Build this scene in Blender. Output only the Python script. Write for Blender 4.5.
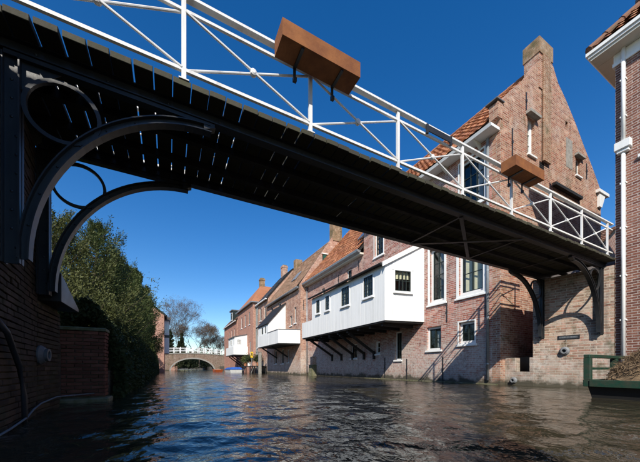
import bpy, bmesh, math, random
import numpy as np
from mathutils import Vector, Matrix
from mathutils.geometry import tessellate_polygon
R = math.radians
random.seed(7); rng = np.random.default_rng(7)
scene = bpy.context.scene
for o in list(bpy.data.objects): bpy.data.objects.remove(o)
col = scene.collection

# ------------------------------------------------------------------ camera, sky, sun, exposure
CAM_H = 0.595
HEADING = 27.5                      # degrees right of the canal axis (+Y)
cd = bpy.data.cameras.new('camera'); cam = bpy.data.objects.new('camera', cd); col.objects.link(cam)
cam.location = (0, 0, CAM_H); cam.rotation_euler = (R(90), 0, R(-HEADING))
cd.sensor_width = 36; cd.lens = 292 / 640 * 36; cd.shift_y = (368 - 231) / 640
cd.clip_start = 0.05; cd.clip_end = 3000
scene.camera = cam

SUN_DIR = Vector((1, 1.40, -1.36)).normalized()
sun_el = math.asin(-SUN_DIR.z); sun_az = math.atan2(-SUN_DIR.x, -SUN_DIR.y)
w = bpy.data.worlds.new('World'); scene.world = w; w.use_nodes = True
nt = w.node_tree; nt.nodes.clear()
out = nt.nodes.new('ShaderNodeOutputWorld'); bg = nt.nodes.new('ShaderNodeBackground')
sky = nt.nodes.new('ShaderNodeTexSky'); sky.sky_type = 'NISHITA'; sky.sun_disc = False
sky.sun_elevation = sun_el; sky.sun_rotation = sun_az % (2 * math.pi)
sky.altitude = 0; sky.air_density = 1.0; sky.dust_density = 0.3; sky.ozone_density = 2.2
hsv = nt.nodes.new('ShaderNodeHueSaturation'); hsv.inputs['Saturation'].default_value = 1.40; hsv.inputs['Hue'].default_value = .507
gam = nt.nodes.new('ShaderNodeGamma'); gam.inputs[1].default_value = 1.0
nt.links.new(sky.outputs[0], hsv.inputs['Color']); nt.links.new(hsv.outputs[0], gam.inputs[0])
nt.links.new(gam.outputs[0], bg.inputs[0]); nt.links.new(bg.outputs[0], out.inputs[0])
bg.inputs[1].default_value = 0.132

sl = bpy.data.lights.new('sun', 'SUN'); sl.energy = 5.0; sl.angle = R(0.53); sl.color = (1.0, 0.94, 0.84)
so = bpy.data.objects.new('sun', sl); col.objects.link(so)
so.rotation_euler = SUN_DIR.to_track_quat('-Z', 'Y').to_euler(); so.location = (-20, -28, 30)

scene.view_settings.view_transform = 'Standard'; scene.view_settings.look = 'None'
scene.view_settings.exposure = 0.28; scene.view_settings.gamma = 1.0; scene.view_settings.use_curve_mapping = False

# ------------------------------------------------------------------ materials
def new_mat(name):
    m = bpy.data.materials.new(name); m.use_nodes = True
    n = m.node_tree.nodes; n.clear()
    o = n.new('ShaderNodeOutputMaterial'); b = n.new('ShaderNodeBsdfPrincipled')
    m.node_tree.links.new(b.outputs[0], o.inputs[0])
    return m, n, m.node_tree.links, b
def rgb(c): return (c[0], c[1], c[2], 1)
def ramp(n, stops, interp='LINEAR'):
    r = n.new('ShaderNodeValToRGB'); r.color_ramp.interpolation = interp
    e = r.color_ramp.elements
    while len(e) < len(stops): e.new(0.5)
    for el, (p, c) in zip(e, stops):
        el.position = p; el.color = rgb(c) if len(c) == 3 else c
    return r
def mixc(n, l, fac, a, b, mode='MIX'):
    m = n.new('ShaderNodeMix'); m.data_type = 'RGBA'; m.blend_type = mode; m.clamp_factor = True
    for sock, v in ((m.inputs['Factor'], fac), (m.inputs['A'], a), (m.inputs['B'], b)):
        if hasattr(v, 'is_linked') or hasattr(v, 'links'): l.new(v, sock)
        elif isinstance(v, (tuple, list)): sock.default_value = rgb(v)
        else: sock.default_value = v
    return m.outputs['Result']
def noise(n, l, vec, scale, detail=4, rough=.55, dist=0):
    t = n.new('ShaderNodeTexNoise'); t.inputs['Scale'].default_value = scale
    t.inputs['Detail'].default_value = detail; t.inputs['Roughness'].default_value = rough
    t.inputs['Distortion'].default_value = dist
    if vec is not None: l.new(vec, t.inputs['Vector'])
    return t.outputs['Fac']
def mrange(n, l, v, a, b, c=0, d=1):
    m = n.new('ShaderNodeMapRange'); l.new(v, m.inputs[0])
    for i, x in enumerate((a, b, c, d)): m.inputs[i + 1].default_value = x
    return m.outputs[0]
def mth(n, l, op, a, b=0.0):
    m = n.new('ShaderNodeMath'); m.operation = op
    for i, v in enumerate((a, b)):
        if hasattr(v, 'links'): l.new(v, m.inputs[i])
        else: m.inputs[i].default_value = v
    return m.outputs[0]
def pos(n): return n.new('ShaderNodeNewGeometry').outputs['Position']
def posz(n, l):
    s = n.new('ShaderNodeSeparateXYZ'); l.new(pos(n), s.inputs[0]); return s.outputs[2]
def bump(n, l, b, h, strength=.4, dist=.01):
    bp = n.new('ShaderNodeBump'); bp.inputs['Strength'].default_value = strength; bp.inputs['Distance'].default_value = dist
    l.new(h, bp.inputs['Height']); l.new(bp.outputs[0], b.inputs['Normal'])

def brick_mat(name, pal, mortar, lime=.25, limec=(.55, .5, .44), moss=0.0, bw=.27, rh=.078, ms=.009, algae=True, streak=.3, mott=.7, wash=0):
    m, n, l, b = new_mat(name)
    tc = n.new('ShaderNodeTexCoord'); P = pos(n)
    # slight wobble so that the courses are not ruler straight
    nz = n.new('ShaderNodeTexNoise'); nz.inputs['Scale'].default_value = 1.3; nz.inputs['Detail'].default_value = 2
    l.new(P, nz.inputs['Vector'])
    vm = n.new('ShaderNodeVectorMath'); vm.operation = 'MULTIPLY_ADD'
    l.new(nz.outputs['Color'], vm.inputs[0]); vm.inputs[1].default_value = (.02, .035, 0); l.new(tc.outputs['UV'], vm.inputs[2])
    bt = n.new('ShaderNodeTexBrick'); l.new(vm.outputs[0], bt.inputs['Vector'])
    bt.inputs['Color1'].default_value = (0, 0, 0, 1); bt.inputs['Color2'].default_value = (1, 1, 1, 1)
    bt.inputs['Mortar'].default_value = (.5, .5, .5, 1)
    bt.inputs['Scale'].default_value = 1; bt.inputs['Brick Width'].default_value = bw; bt.inputs['Row Height'].default_value = rh
    bt.inputs['Mortar Size'].default_value = ms; bt.inputs['Mortar Smooth'].default_value = .25; bt.inputs['Bias'].default_value = 0
    bt.offset = .5
    st = [(i / (len(pal) - 1), c) for i, c in enumerate(pal)]
    rp = ramp(n, st); l.new(bt.outputs['Color'], rp.inputs[0])
    g = noise(n, l, P, 38, 3)
    c = mixc(n, l, mrange(n, l, g, .3, .75, 0, .35), rp.outputs[0], tuple(x * .45 for x in pal[0]))
    big = noise(n, l, P, .55, 5, .6)
    c = mixc(n, l, mrange(n, l, big, .35, .7, 0, .45), c, tuple(x * .55 for x in pal[-1]))
    mo1 = noise(n, l, P, 4.2, 6, .72, .5)
    c = mixc(n, l, mrange(n, l, mo1, .54, .72, 0, mott), c, tuple(min(.8, x * 1.25 + .16) for x in pal[len(pal) // 2]))
    c = mixc(n, l, mrange(n, l, mo1, .48, .32, 0, mott * 1.2), c, tuple(x * .42 for x in pal[0]))
    mn = noise(n, l, P, 3.0, 4)
    mcol = mixc(n, l, mrange(n, l, mn, .35, .7), mortar, tuple(x * .6 for x in mortar))
    c = mixc(n, l, bt.outputs['Fac'], c, mcol)
    if lime > 0:
        ln = noise(n, l, P, 1.1, 8, .68, .4); lf = mrange(n, l, ln, .62 - lime * .35, .78 - lime * .2, 0, .75)
        sp = noise(n, l, P, 21, 3, .6); lf = mth(n, l, 'MULTIPLY', lf, mrange(n, l, sp, .38, .6))
        c = mixc(n, l, lf, c, limec)
    if wash:                           # worn limewash on the lower courses
        wn_ = noise(n, l, P, 1.6, 6, .65, .3); z_ = posz(n, l)
        zf = mrange(n, l, mth(n, l, 'ADD', z_, mrange(n, l, wn_, .3, .7, -.9, .9)), wash - .5, wash + .5, 1, 0)
        w2 = noise(n, l, P, 11, 5, .7); c = mixc(n, l, mth(n, l, 'MULTIPLY', zf, mrange(n, l, w2, .36, .62, .1, .8)), c, (.56, .52, .46))
    if streak > 0:                     # rain-run dirt, long and narrow, each with a place of its own
        mp = n.new('ShaderNodeMapping'); mp.inputs['Scale'].default_value = (4.5, 4.5, .35); l.new(P, mp.inputs[0])
        sn = noise(n, l, mp.outputs[0], 1, 5, .6)
        c = mixc(n, l, mrange(n, l, sn, .56, .75, 0, streak), c, (.05, .045, .04))
    if moss > 0:
        mo = noise(n, l, P, 1.7, 6, .65); c = mixc(n, l, mrange(n, l, mo, .62 - moss * .3, .75 - moss * .2, 0, .8), c, (.07, .075, .03))
    if algae:
        an = noise(n, l, P, 2.6, 5); z = posz(n, l)
        zz = mth(n, l, 'ADD', z, mrange(n, l, an, .3, .7, .12, -.16))
        c = mixc(n, l, mrange(n, l, zz, .09, .24, .93, 0), c, (.020, .021, .013))
        c = mixc(n, l, mrange(n, l, zz, .1, .6, .4, 0), c, (.13, .115, .08))
    l.new(c, b.inputs['Base Color']); b.inputs['Roughness'].default_value = .9
    b.inputs['Specular IOR Level'].default_value = .25
    hh = mth(n, l, 'SUBTRACT', mth(n, l, 'MULTIPLY', g, .5), bt.outputs['Fac'])
    bump(n, l, b, hh, .7, .012)
    return m

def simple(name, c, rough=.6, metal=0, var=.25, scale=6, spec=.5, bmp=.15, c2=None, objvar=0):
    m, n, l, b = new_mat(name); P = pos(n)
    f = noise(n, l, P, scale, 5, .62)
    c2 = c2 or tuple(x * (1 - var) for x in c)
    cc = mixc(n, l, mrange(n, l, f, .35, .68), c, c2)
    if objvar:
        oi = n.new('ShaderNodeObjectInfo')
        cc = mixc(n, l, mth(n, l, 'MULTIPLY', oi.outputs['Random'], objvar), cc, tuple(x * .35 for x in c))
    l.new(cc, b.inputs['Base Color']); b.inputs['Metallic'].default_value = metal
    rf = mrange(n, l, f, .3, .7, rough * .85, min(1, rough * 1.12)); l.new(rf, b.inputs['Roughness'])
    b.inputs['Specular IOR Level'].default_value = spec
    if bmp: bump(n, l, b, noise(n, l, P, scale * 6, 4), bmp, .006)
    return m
def paint_mat(name, c, dirt=(.3, .28, .24), rough=.5, amt=.35, objvar=.1):
    m, n, l, b = new_mat(name); P = pos(n)
    mp = n.new('ShaderNodeMapping'); mp.inputs['Scale'].default_value = (5, 5, .6); l.new(P, mp.inputs[0])
    s = noise(n, l, mp.outputs[0], 1.2, 6, .65)
    cc = mixc(n, l, mrange(n, l, s, .52, .8, 0, amt), c, dirt)
    f = noise(n, l, P, 25, 4); cc = mixc(n, l, mrange(n, l, f, .68, .78, 0, .4 * amt), cc, dirt)
    if objvar:
        oi = n.new('ShaderNodeObjectInfo'); cc = mixc(n, l, mth(n, l, 'MULTIPLY', oi.outputs['Random'], objvar), cc, tuple(x * .6 for x in c))
    l.new(cc, b.inputs['Base Color']); b.inputs['Roughness'].default_value = rough
    bump(n, l, b, f, .12, .004)
    return m
def tile_mat(name, pal, rough=.8, moss=.3, mossc=(.09, .085, .05)):
    m, n, l, b = new_mat(name); tc = n.new('ShaderNodeTexCoord'); P = pos(n)
    fl = n.new('ShaderNodeVectorMath'); fl.operation = 'FLOOR'; l.new(tc.outputs['UV'], fl.inputs[0])
    wn = n.new('ShaderNodeTexWhiteNoise'); wn.noise_dimensions = '2D'; l.new(fl.outputs[0], wn.inputs['Vector'])
    rp = ramp(n, [(i / (len(pal) - 1), c) for i, c in enumerate(pal)]); l.new(wn.outputs['Value'], rp.inputs[0])
    f = noise(n, l, P, 3, 6, .65); g = noise(n, l, P, 30, 3)
    c = mixc(n, l, mrange(n, l, f, .6 - moss * .3, .72, 0, .75), rp.outputs[0], mossc)
    c = mixc(n, l, mrange(n, l, g, .4, .75, 0, .4), c, tuple(x * .5 for x in pal[0]))
    l.new(c, b.inputs['Base Color']); b.inputs['Roughness'].default_value = rough
    b.inputs['Specular IOR Level'].default_value = .3
    bump(n, l, b, g, .3, .006)
    return m

B_A = brick_mat('brick_salmon', [(.24, .07, .048), (.50, .185, .13), (.58, .27, .20), (.36, .11, .08), (.66, .44, .36), (.27, .105, .085)], (.62, .56, .49), lime=.38, wash=1.7)
B_GABLE = brick_mat('brick_gable', [(.24, .085, .05), (.47, .185, .115), (.45, .25, .155), (.57, .32, .22), (.28, .11, .07)], (.54, .46, .36), lime=.3, moss=.08)
B_B = brick_mat('brick_pink', [(.26, .09, .065), (.48, .205, .15), (.58, .34, .26), (.35, .13, .095)], (.58, .51, .44), lime=.4, wash=1.9)
B_C = brick_mat('brick_orange', [(.33, .13, .08), (.51, .24, .15), (.60, .35, .24), (.40, .16, .10)], (.58, .50, .41), lime=.42, wash=1.5)
B_E = brick_mat('brick_far', [(.42, .17, .11), (.54, .26, .18), (.47, .20, .13)], (.54, .45, .37), lime=.1, algae=False)
B_R = brick_mat('brick_red_brown', [(.13, .05, .038), (.26, .105, .072), (.33, .155, .105), (.18, .07, .052)], (.54, .48, .43), lime=0, bw=.22, ms=.0085, rh=.068, algae=False, streak=.15, mott=.25)
B_AB = brick_mat('brick_quay', [(.24, .15, .11), (.46, .31, .22), (.40, .18, .12), (.58, .45, .35), (.31, .22, .17)], (.60, .53, .43), lime=.4, wash=.7, moss=.2, streak=.55, mott=.95)
B_DK = brick_mat('brick_bank', [(.13, .06, .045), (.18, .09, .07), (.15, .08, .06)], (.2, .17, .14), lime=.05, moss=.35)
B_CH = brick_mat('brick_chimney', [(.30, .17, .09), (.38, .24, .14), (.33, .2, .12)], (.36, .3, .2), lime=.1, moss=.45)
B_CH2 = brick_mat('brick_chimney_breast', [(.28, .13, .07), (.40, .22, .13), (.45, .29, .18), (.32, .15, .09)], (.46, .38, .28), lime=.15, moss=.25)
B_FB = brick_mat('brick_far_bridge', [(.16, .09, .06), (.25, .15, .10), (.30, .2, .14), (.2, .1, .07)], (.34, .29, .23), lime=.2, moss=.2)
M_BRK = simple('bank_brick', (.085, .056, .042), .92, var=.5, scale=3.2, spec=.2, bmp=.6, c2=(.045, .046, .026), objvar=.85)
M_BRK2 = simple('garden_brick', (.24, .095, .065), .92, var=.4, scale=6, spec=.2, bmp=.6, objvar=.8)
M_MORT = simple('old_mortar', (.17, .14, .11), .95, var=.5, scale=5, spec=.1, bmp=.6, c2=(.06, .065, .035))
WHITE = paint_mat('white_paint', (.80, .80, .77), dirt=(.33, .33, .26), amt=.34, objvar=.16)
RAILW = paint_mat('rail_white_paint', (.76, .76, .74), dirt=(.20, .10, .05), amt=.55, rough=.42)
CREAM = paint_mat('cream_paint', (.62, .59, .50), amt=.3)
BLACKP = simple('black_steel_paint', (.018, .020, .024), .42, var=.4, scale=4, spec=.5, bmp=.2, c2=(.028, .028, .028))
DARKW = simple('tarred_timber', (.014, .013, .012), .75, var=.4, scale=7, bmp=.4)
PLANK = simple('deck_plank', (.045, .038, .026), .85, var=.5, scale=5, bmp=.5, c2=(.058, .058, .03), objvar=.4)
CORTEN = simple('rusted_steel', (.27, .105, .035), .85, var=.45, scale=5, spec=.25, bmp=.35, c2=(.17, .065, .03))
ZINC = simple('zinc', (.33, .36, .38), .45, metal=.5, var=.3)
GREYP = simple('grey_plastic_pipe', (.22, .23, .24), .5, var=.3, scale=12)
LEAD = simple('lead_sheet', (.13, .135, .14), .6, var=.3)
T_OR = tile_mat('pantile_orange', [(.30, .105, .045), (.40, .16, .07), (.47, .22, .11), (.34, .13, .065), (.24, .10, .06)], moss=.25)
T_TAN = tile_mat('pantile_tan', [(.28, .17, .11), (.34, .22, .14), (.30, .16, .10), (.38, .26, .18)], moss=.4)
T_RED = tile_mat('pantile_red', [(.34, .13, .06), (.42, .18, .09), (.38, .16, .08)], moss=.2)
T_SL = tile_mat('slate', [(.07, .075, .085), (.10, .105, .115), (.13, .135, .14)], rough=.5, moss=.1)
T_BR = tile_mat('pantile_brown', [(.13, .075, .05), (.22, .11, .07), (.17, .09, .06)], moss=.25)
GREENP = simple('green_paint', (.008, .045, .027), .55, var=.4, scale=9, c2=(.03, .04, .025), bmp=.35)
TARRED = simple('tarred_hull', (.014, .014, .014), .6, var=.3)
STONE = simple('grey_stone', (.33, .31, .27), .9, var=.4, scale=6, bmp=.5)
MOSSY = simple('mossy_stone', (.2, .18, .12), .95, var=.5, scale=6, c2=(.08, .09, .03), bmp=.6)
SOIL = simple('soil', (.10, .085, .06), .95, var=.4, scale=2)
BARK = simple('bark', (.085, .065, .045), .95, var=.4, scale=8, bmp=.6)
TWIG = simple('bare_twigs', (.10, .075, .055), .95, var=.3, scale=1)
STRAW = simple('dry_reed', (.22, .15, .085), .9, var=.5, scale=14, c2=(.10, .065, .038), bmp=0)
CURT = simple('cream_curtain', (.72, .66, .47), .9, var=.15, scale=3, bmp=.2)
LACE = simple('grey_curtain', (.45, .46, .46), .9, var=.25, scale=4, bmp=.2)
ROOMD = simple('dim_room', (.06, .055, .05), .9)
HOSE = simple('black_hose', (.03, .03, .033), .5)
ROPE = simple('blue_rope', (.12, .16, .20), .8, var=.3, scale=20)
BLUE = simple('blue_tarpaulin', (.02, .10, .42), .5, var=.3, scale=4)
ORANGE = simple('orange_plastic', (.55, .12, .03), .5)
YELLOW = simple('yellow_sign', (.75, .5, .03), .5, var=.1)
REDP = simple('red_flowers', (.4, .05, .04), .6)
SASH = simple('dark_green_sash', (.018, .026, .022), .4, var=.2)
SHUT = simple('green_shutter', (.02, .085, .06), .5)
RAWP = simple('grey_render', (.30, .32, .29), .9, var=.3, scale=1.5)
PAVE = simple('paving', (.2, .17, .15), .9, var=.3, scale=3)

def glass_mat():
    m = bpy.data.materials.new('window_glass'); m.use_nodes = True; n = m.node_tree.nodes; l = m.node_tree.links; n.clear()
    o = n.new('ShaderNodeOutputMaterial'); mx = n.new('ShaderNodeMixShader'); t = n.new('ShaderNodeBsdfTransparent'); g = n.new('ShaderNodeBsdfGlossy')
    t.inputs[0].default_value = (.93, .95, .94, 1); g.inputs['Roughness'].default_value = .015
    lw = n.new('ShaderNodeLayerWeight'); lw.inputs[0].default_value = .5
    tcn = noise(n, l, pos(n), 1.6, 2); bp = n.new('ShaderNodeBump'); bp.inputs['Strength'].default_value = .12; bp.inputs['Distance'].default_value = .03
    l.new(tcn, bp.inputs['Height']); l.new(bp.outputs[0], g.inputs['Normal'])
    l.new(mth(n, l, 'ADD', mth(n, l, 'MULTIPLY', mth(n, l, 'POWER', lw.outputs['Facing'], 4.0), .7), .045), mx.inputs[0]); l.new(t.outputs[0], mx.inputs[1]); l.new(g.outputs[0], mx.inputs[2]); l.new(mx.outputs[0], o.inputs[0])
    return m
GLASS = glass_mat()

def leaf_mat(name, cols, trans=.25, sc=2.2):
    m, n, l, b = new_mat(name); P = pos(n)
    f = noise(n, l, P, sc, 5, .65); g = noise(n, l, P, 40, 2)
    k = mth(n, l, 'ADD', mth(n, l, 'MULTIPLY', f, .65), mth(n, l, 'MULTIPLY', g, .35))
    rp = ramp(n, [(.3 + .4 * i / (len(cols) - 1), c) for i, c in enumerate(cols)]); l.new(k, rp.inputs[0])
    l.new(rp.outputs[0], b.inputs['Base Color']); b.inputs['Roughness'].default_value = .65
    b.inputs['Specular IOR Level'].default_value = .25
    o = [x for x in n if x.type == 'OUTPUT_MATERIAL'][0]
    t = n.new('ShaderNodeBsdfTranslucent'); l.new(rp.outputs[0], t.inputs[0])
    mx = n.new('ShaderNodeMixShader'); mx.inputs[0].default_value = trans
    l.new(b.outputs[0], mx.inputs[1]); l.new(t.outputs[0], mx.inputs[2]); l.new(mx.outputs[0], o.inputs[0])
    return m
LEAF1 = leaf_mat('conifer_leaf', [(.020, .038, .013), (.05, .078, .024), (.095, .12, .038), (.165, .175, .06)])
LEAF2 = leaf_mat('olive_leaf', [(.032, .044, .014), (.075, .09, .028), (.125, .135, .045), (.20, .19, .07)])
LEAF3 = leaf_mat('ivy_leaf', [(.02, .034, .012), (.04, .055, .018), (.07, .075, .026)])
LEAF4 = leaf_mat('far_conifer_leaf', [(.03, .045, .02), (.05, .065, .03), (.075, .085, .04)])
BROWNL = leaf_mat('brown_twig_haze', [(.085, .058, .038), (.125, .088, .06), (.16, .115, .08)], .1)

# ------------------------------------------------------------------ mesh helpers
ORG = {}
def org(o): return ORG.get(o.name, Vector((0, 0, 0))) if o else Vector((0, 0, 0))
def tag(o, label=None, cat=None, group=None, kind=None):
    if label: o['label'] = label
    if cat: o['category'] = cat
    if group: o['group'] = group
    if kind: o['kind'] = kind
    return o
def thing(name, loc, label, cat, group=None):
    e = bpy.data.objects.new(name, None); col.objects.link(e); e.location = loc; e.empty_display_size = .2
    ORG[e.name] = Vector(loc); return tag(e, label, cat, group)
def adopt(o, parent):
    if parent is not None:
        o.parent = parent; ORG[o.name] = org(parent)

class MB:
    def __init__(s): s.v = []; s.f = []; s.uv = None
    def add(s, vs, fs):
        k = len(s.v); s.v += [tuple(v) for v in vs]; s.f += [tuple(i + k for i in f) for f in fs]; return s
    def box(s, x0, x1, y0, y1, z0, z1):
        return s.hexa([(x0, y0, z0), (x1, y0, z0), (x1, y1, z0), (x0, y1, z0)], [(x0, y0, z1), (x1, y0, z1), (x1, y1, z1), (x0, y1, z1)])
    def hexa(s, a, b):
        n = len(a); vs = list(a) + list(b)
        fs = [tuple(reversed(range(n))), tuple(range(n, 2 * n))] + [(i, (i + 1) % n, (i + 1) % n + n, i + n) for i in range(n)]
        return s.add(vs, fs)
    def prism(s, pts, d):           # closed polygon pts (3d) swept by vector d
        d = Vector(d); return s.hexa([Vector(p) for p in pts], [Vector(p) + d for p in pts])
    def bar(s, p, q, w, h, up=(0, 0, 1)):
        p, q = Vector(p), Vector(q); t = (q - p).normalized(); u = Vector(up)
        if abs(t.dot(u)) > .98: u = Vector((1, 0, 0))
        r = t.cross(u).normalized(); u = r.cross(t)
        c = [(-w / 2, -h / 2), (w / 2, -h / 2), (w / 2, h / 2), (-w / 2, h / 2)]
        return s.hexa([p + r * a + u * b for a, b in c], [q + r * a + u * b for a, b in c])
    def tube(s, pts, rad, n=8, closed=False):
        pts = [Vector(p) for p in pts]; m = len(pts); rings = []
        for i, p in enumerate(pts):
            a = pts[(i - 1) % m] if closed or i > 0 else p; b = pts[(i + 1) % m] if closed or i < m - 1 else p
            t = (b - a).normalized(); u = Vector((0, 0, 1)) if abs(t.z) < .95 else Vector((1, 0, 0))
            x = t.cross(u).normalized(); y = x.cross(t)
            rr = rad[i] if isinstance(rad, (list, tuple)) else rad
            rings.append([p + x * rr * math.cos(2 * math.pi * k / n) + y * rr * math.sin(2 * math.pi * k / n) for k in range(n)])
        vs = [v for r in rings for v in r]; fs = []
        for i in range(m if closed else m - 1):
            j = (i + 1) % m
            fs += [(i * n + k, i * n + (k + 1) % n, j * n + (k + 1) % n, j * n + k) for k in range(n)]
        if not closed: fs += [tuple(reversed(range(n))), tuple((m - 1) * n + k for k in range(n))]
        return s.add(vs, fs)
    def lathe(s, c, axis, prof, n=20):   # prof: (r, h) along axis
        c = Vector(c); ax = Vector(axis).normalized(); u = Vector((0, 0, 1)) if abs(ax.z) < .9 else Vector((1, 0, 0))
        x = ax.cross(u).normalized(); y = ax.cross(x); vs = []; fs = []
        for r, h in prof:
            vs += [c + ax * h + (x * math.cos(2 * math.pi * k / n) + y * math.sin(2 * math.pi * k / n)) * r for k in range(n)]
        for i in range(len(prof) - 1):
            fs += [(i * n + k, i * n + (k + 1) % n, (i + 1) * n + (k + 1) % n, (i + 1) * n + k) for k in range(n)]
        fs += [tuple(range(n)), tuple(reversed([(len(prof) - 1) * n + k for k in range(n)]))]
        return s.add(vs, fs)
    def sweep(s, pts, profile, up=(0, 1, 0)):   # profile in (radial, up) about an open path, 'up' fixed
        pts = [Vector(p) for p in pts]; m = len(pts); n = len(profile); vs = []; fs = []; u = Vector(up)
        for i, p in enumerate(pts):
            t = (pts[min(i + 1, m - 1)] - pts[max(i - 1, 0)]).normalized(); r = t.cross(u).normalized()
            vs += [p + r * a + u * b for a, b in profile]
        for i in range(m - 1): fs += [(i * n + k, i * n + (k + 1) % n, (i + 1) * n + (k + 1) % n, (i + 1) * n + k) for k in range(n)]
        fs += [tuple(reversed(range(n))), tuple((m - 1) * n + k for k in range(n))]
        return s.add(vs, fs)
    def build(s, name, mat, parent=None, smooth=False, bevel=0):
        O = org(parent); me = bpy.data.meshes.new(name)
        me.from_pydata([Vector(v) - O for v in s.v], [], s.f)
        bm = bmesh.new(); bm.from_mesh(me)
        if s.uv is None: bmesh.ops.recalc_face_normals(bm, faces=bm.faces)
        if bevel: bmesh.ops.bevel(bm, geom=list(bm.edges), offset=bevel, segments=1, affect='EDGES', clamp_overlap=True)
        if s.uv is None:
            ul = bm.loops.layers.uv.new('UVMap')
            for f in bm.faces:
                nn = f.normal
                for lp in f.loops:
                    c = lp.vert.co + O
                    if abs(nn.x) >= abs(nn.y) and abs(nn.x) > abs(nn.z) * .8: lp[ul].uv = (c.y, c.z)
                    elif abs(nn.y) > abs(nn.z) * .8: lp[ul].uv = (c.x + .11, c.z)
                    else: lp[ul].uv = (c.x, c.y)
        bm.to_mesh(me); bm.free()
        if s.uv is not None:
            ul = me.uv_layers.new(name='UVMap'); li = 0
            for f in s.f:
                for vi in f: ul.data[li].uv = s.uv[vi]; li += 1
        if smooth: me.shade_smooth()
        me.materials.append(mat)
        o = bpy.data.objects.new(name, me); col.objects.link(o)
        adopt(o, parent); return o

class Frame:
    """wall plane: origin, horizontal unit direction s, outward normal n"""
    def __init__(f, o, s, n): f.o = Vector(o); f.s = Vector(s).normalized(); f.n = Vector(n).normalized()
    def p(f, s, z, n=0): return f.o + f.s * s + f.n * n + Vector((0, 0, z))
    def box(f, mb, s0, s1, z0, z1, n0, n1):
        c = [(s0, n0), (s1, n0), (s1, n1), (s0, n1)]
        return mb.hexa([f.p(a, z0, b) for a, b in c], [f.p(a, z1, b) for a, b in c])

def wall(name, F, outer, holes, thick, mat, parent):
    loops = [[Vector((a, b, 0)) for a, b in outer]]
    for (s0, s1, z0, z1) in holes: loops.append([Vector((s0, z0, 0)), Vector((s0, z1, 0)), Vector((s1, z1, 0)), Vector((s1, z0, 0))])
    tris = tessellate_polygon(loops); flat = [v for lp in loops for v in lp]; n = len(flat)
    vs = [F.p(v.x, v.y, 0) for v in flat] + [F.p(v.x, v.y, -thick) for v in flat]
    fs = [tuple(t) for t in tris] + [tuple(i + n for i in reversed(t)) for t in tris]
    k = 0
    for lp in loops:
        m = len(lp); fs += [(k + i, k + (i + 1) % m, k + (i + 1) % m + n, k + i + n) for i in range(m)]; k += m
    mb = MB(); mb.add(vs, fs); return mb.build(name, mat, parent)

def window(F, parent, s0, s1, z0, z1, nx=2, nz=3, fm=WHITE, bm_=SASH, fw=.07, bw=.035, recess=.1, sill=WHITE, curtain=None, cm=CURT, surround=0, proud=0):
    """window mesh = outer frame; its children: sash bars, panes, sill, curtain"""
    n1 = proud if proud else -recess; n0 = n1 - .07
    m = MB()
    for a in ((s0, s0 + fw, z0, z1), (s1 - fw, s1, z0, z1), (s0 + fw, s1 - fw, z0, z0 + fw), (s0 + fw, s1 - fw, z1 - fw, z1)): F.box(m, *a, n0, n1)
    if surround:
        q = surround
        for a in ((s0 - q, s0, z0 - q, z1 + q), (s1, s1 + q, z0 - q, z1 + q), (s0, s1, z1, z1 + q), (s0, s1, z0 - q, z0)): F.box(m, *a, -.02, .025)
    W = m.build('window', fm, parent)
    a0, a1, c0, c1 = s0 + fw, s1 - fw, z0 + fw, z1 - fw
    m = MB(); e = bw
    for a in ((a0, a0 + e, c0, c1), (a1 - e, a1, c0, c1), (a0 + e, a1 - e, c0, c0 + e), (a0 + e, a1 - e, c1 - e, c1)): F.box(m, *a, n0 + .004, n1 - .012)
    iw, ih = (a1 - a0 - 2 * e), (c1 - c0 - 2 * e); t = bw * .8
    for i in range(1, nx):
        c = a0 + e + iw * i / nx; tt = t * (1.8 if nx % 2 == 0 and i == nx // 2 else 1); F.box(m, c - tt / 2, c + tt / 2, c0 + e, c1 - e, n0 + .008, n1 - .016)
    for j in range(1, nz):
        c = c0 + e + ih * j / nz; tt = t * (1.6 if nz == 4 and j == 2 else 1); F.box(m, a0 + e, a1 - e, c - tt / 2, c + tt / 2, n0 + .012, n1 - .02)
    m.build('sash_bars', bm_, W)
    for i in range(nx):
        for j in range(nz):
            m = MB(); tilt = random.uniform(-.004, .004)
            F.box(m, a0 + e + iw * i / nx, a0 + e + iw * (i + 1) / nx, c0 + e + ih * j / nz, c0 + e + ih * (j + 1) / nz, n0 + .022 + tilt, n0 + .027 + tilt)
            m.build('pane', GLASS, W)
    if sill:
        m = MB(); F.box(m, s0 - surround - .05, s1 + surround + .05, z0 - surround - .08, z0 - surround, n0, .07 + proud); m.build('sill', sill, W, bevel=.008)
    if curtain:
        for (u0, u1, v0, v1) in curtain:
            L = s1 - s0; H = z1 - z0; m = MB(); k = 14; A = s0 + L * u0; B = s0 + L * u1; zz0, zz1 = z0 + H * v0, z0 + H * v1
            pts = [(A + (B - A) * i / k, n0 - .09 + .025 * math.sin(i * 2.1)) for i in range(k + 1)]
            poly = [F.p(a, zz0, b) for a, b in pts] + [F.p(a, zz0, b - .012) for a, b in reversed(pts)]
            m.prism(poly, (0, 0, zz1 - zz0)); m.build('curtain', cm, W)
    return W

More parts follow.
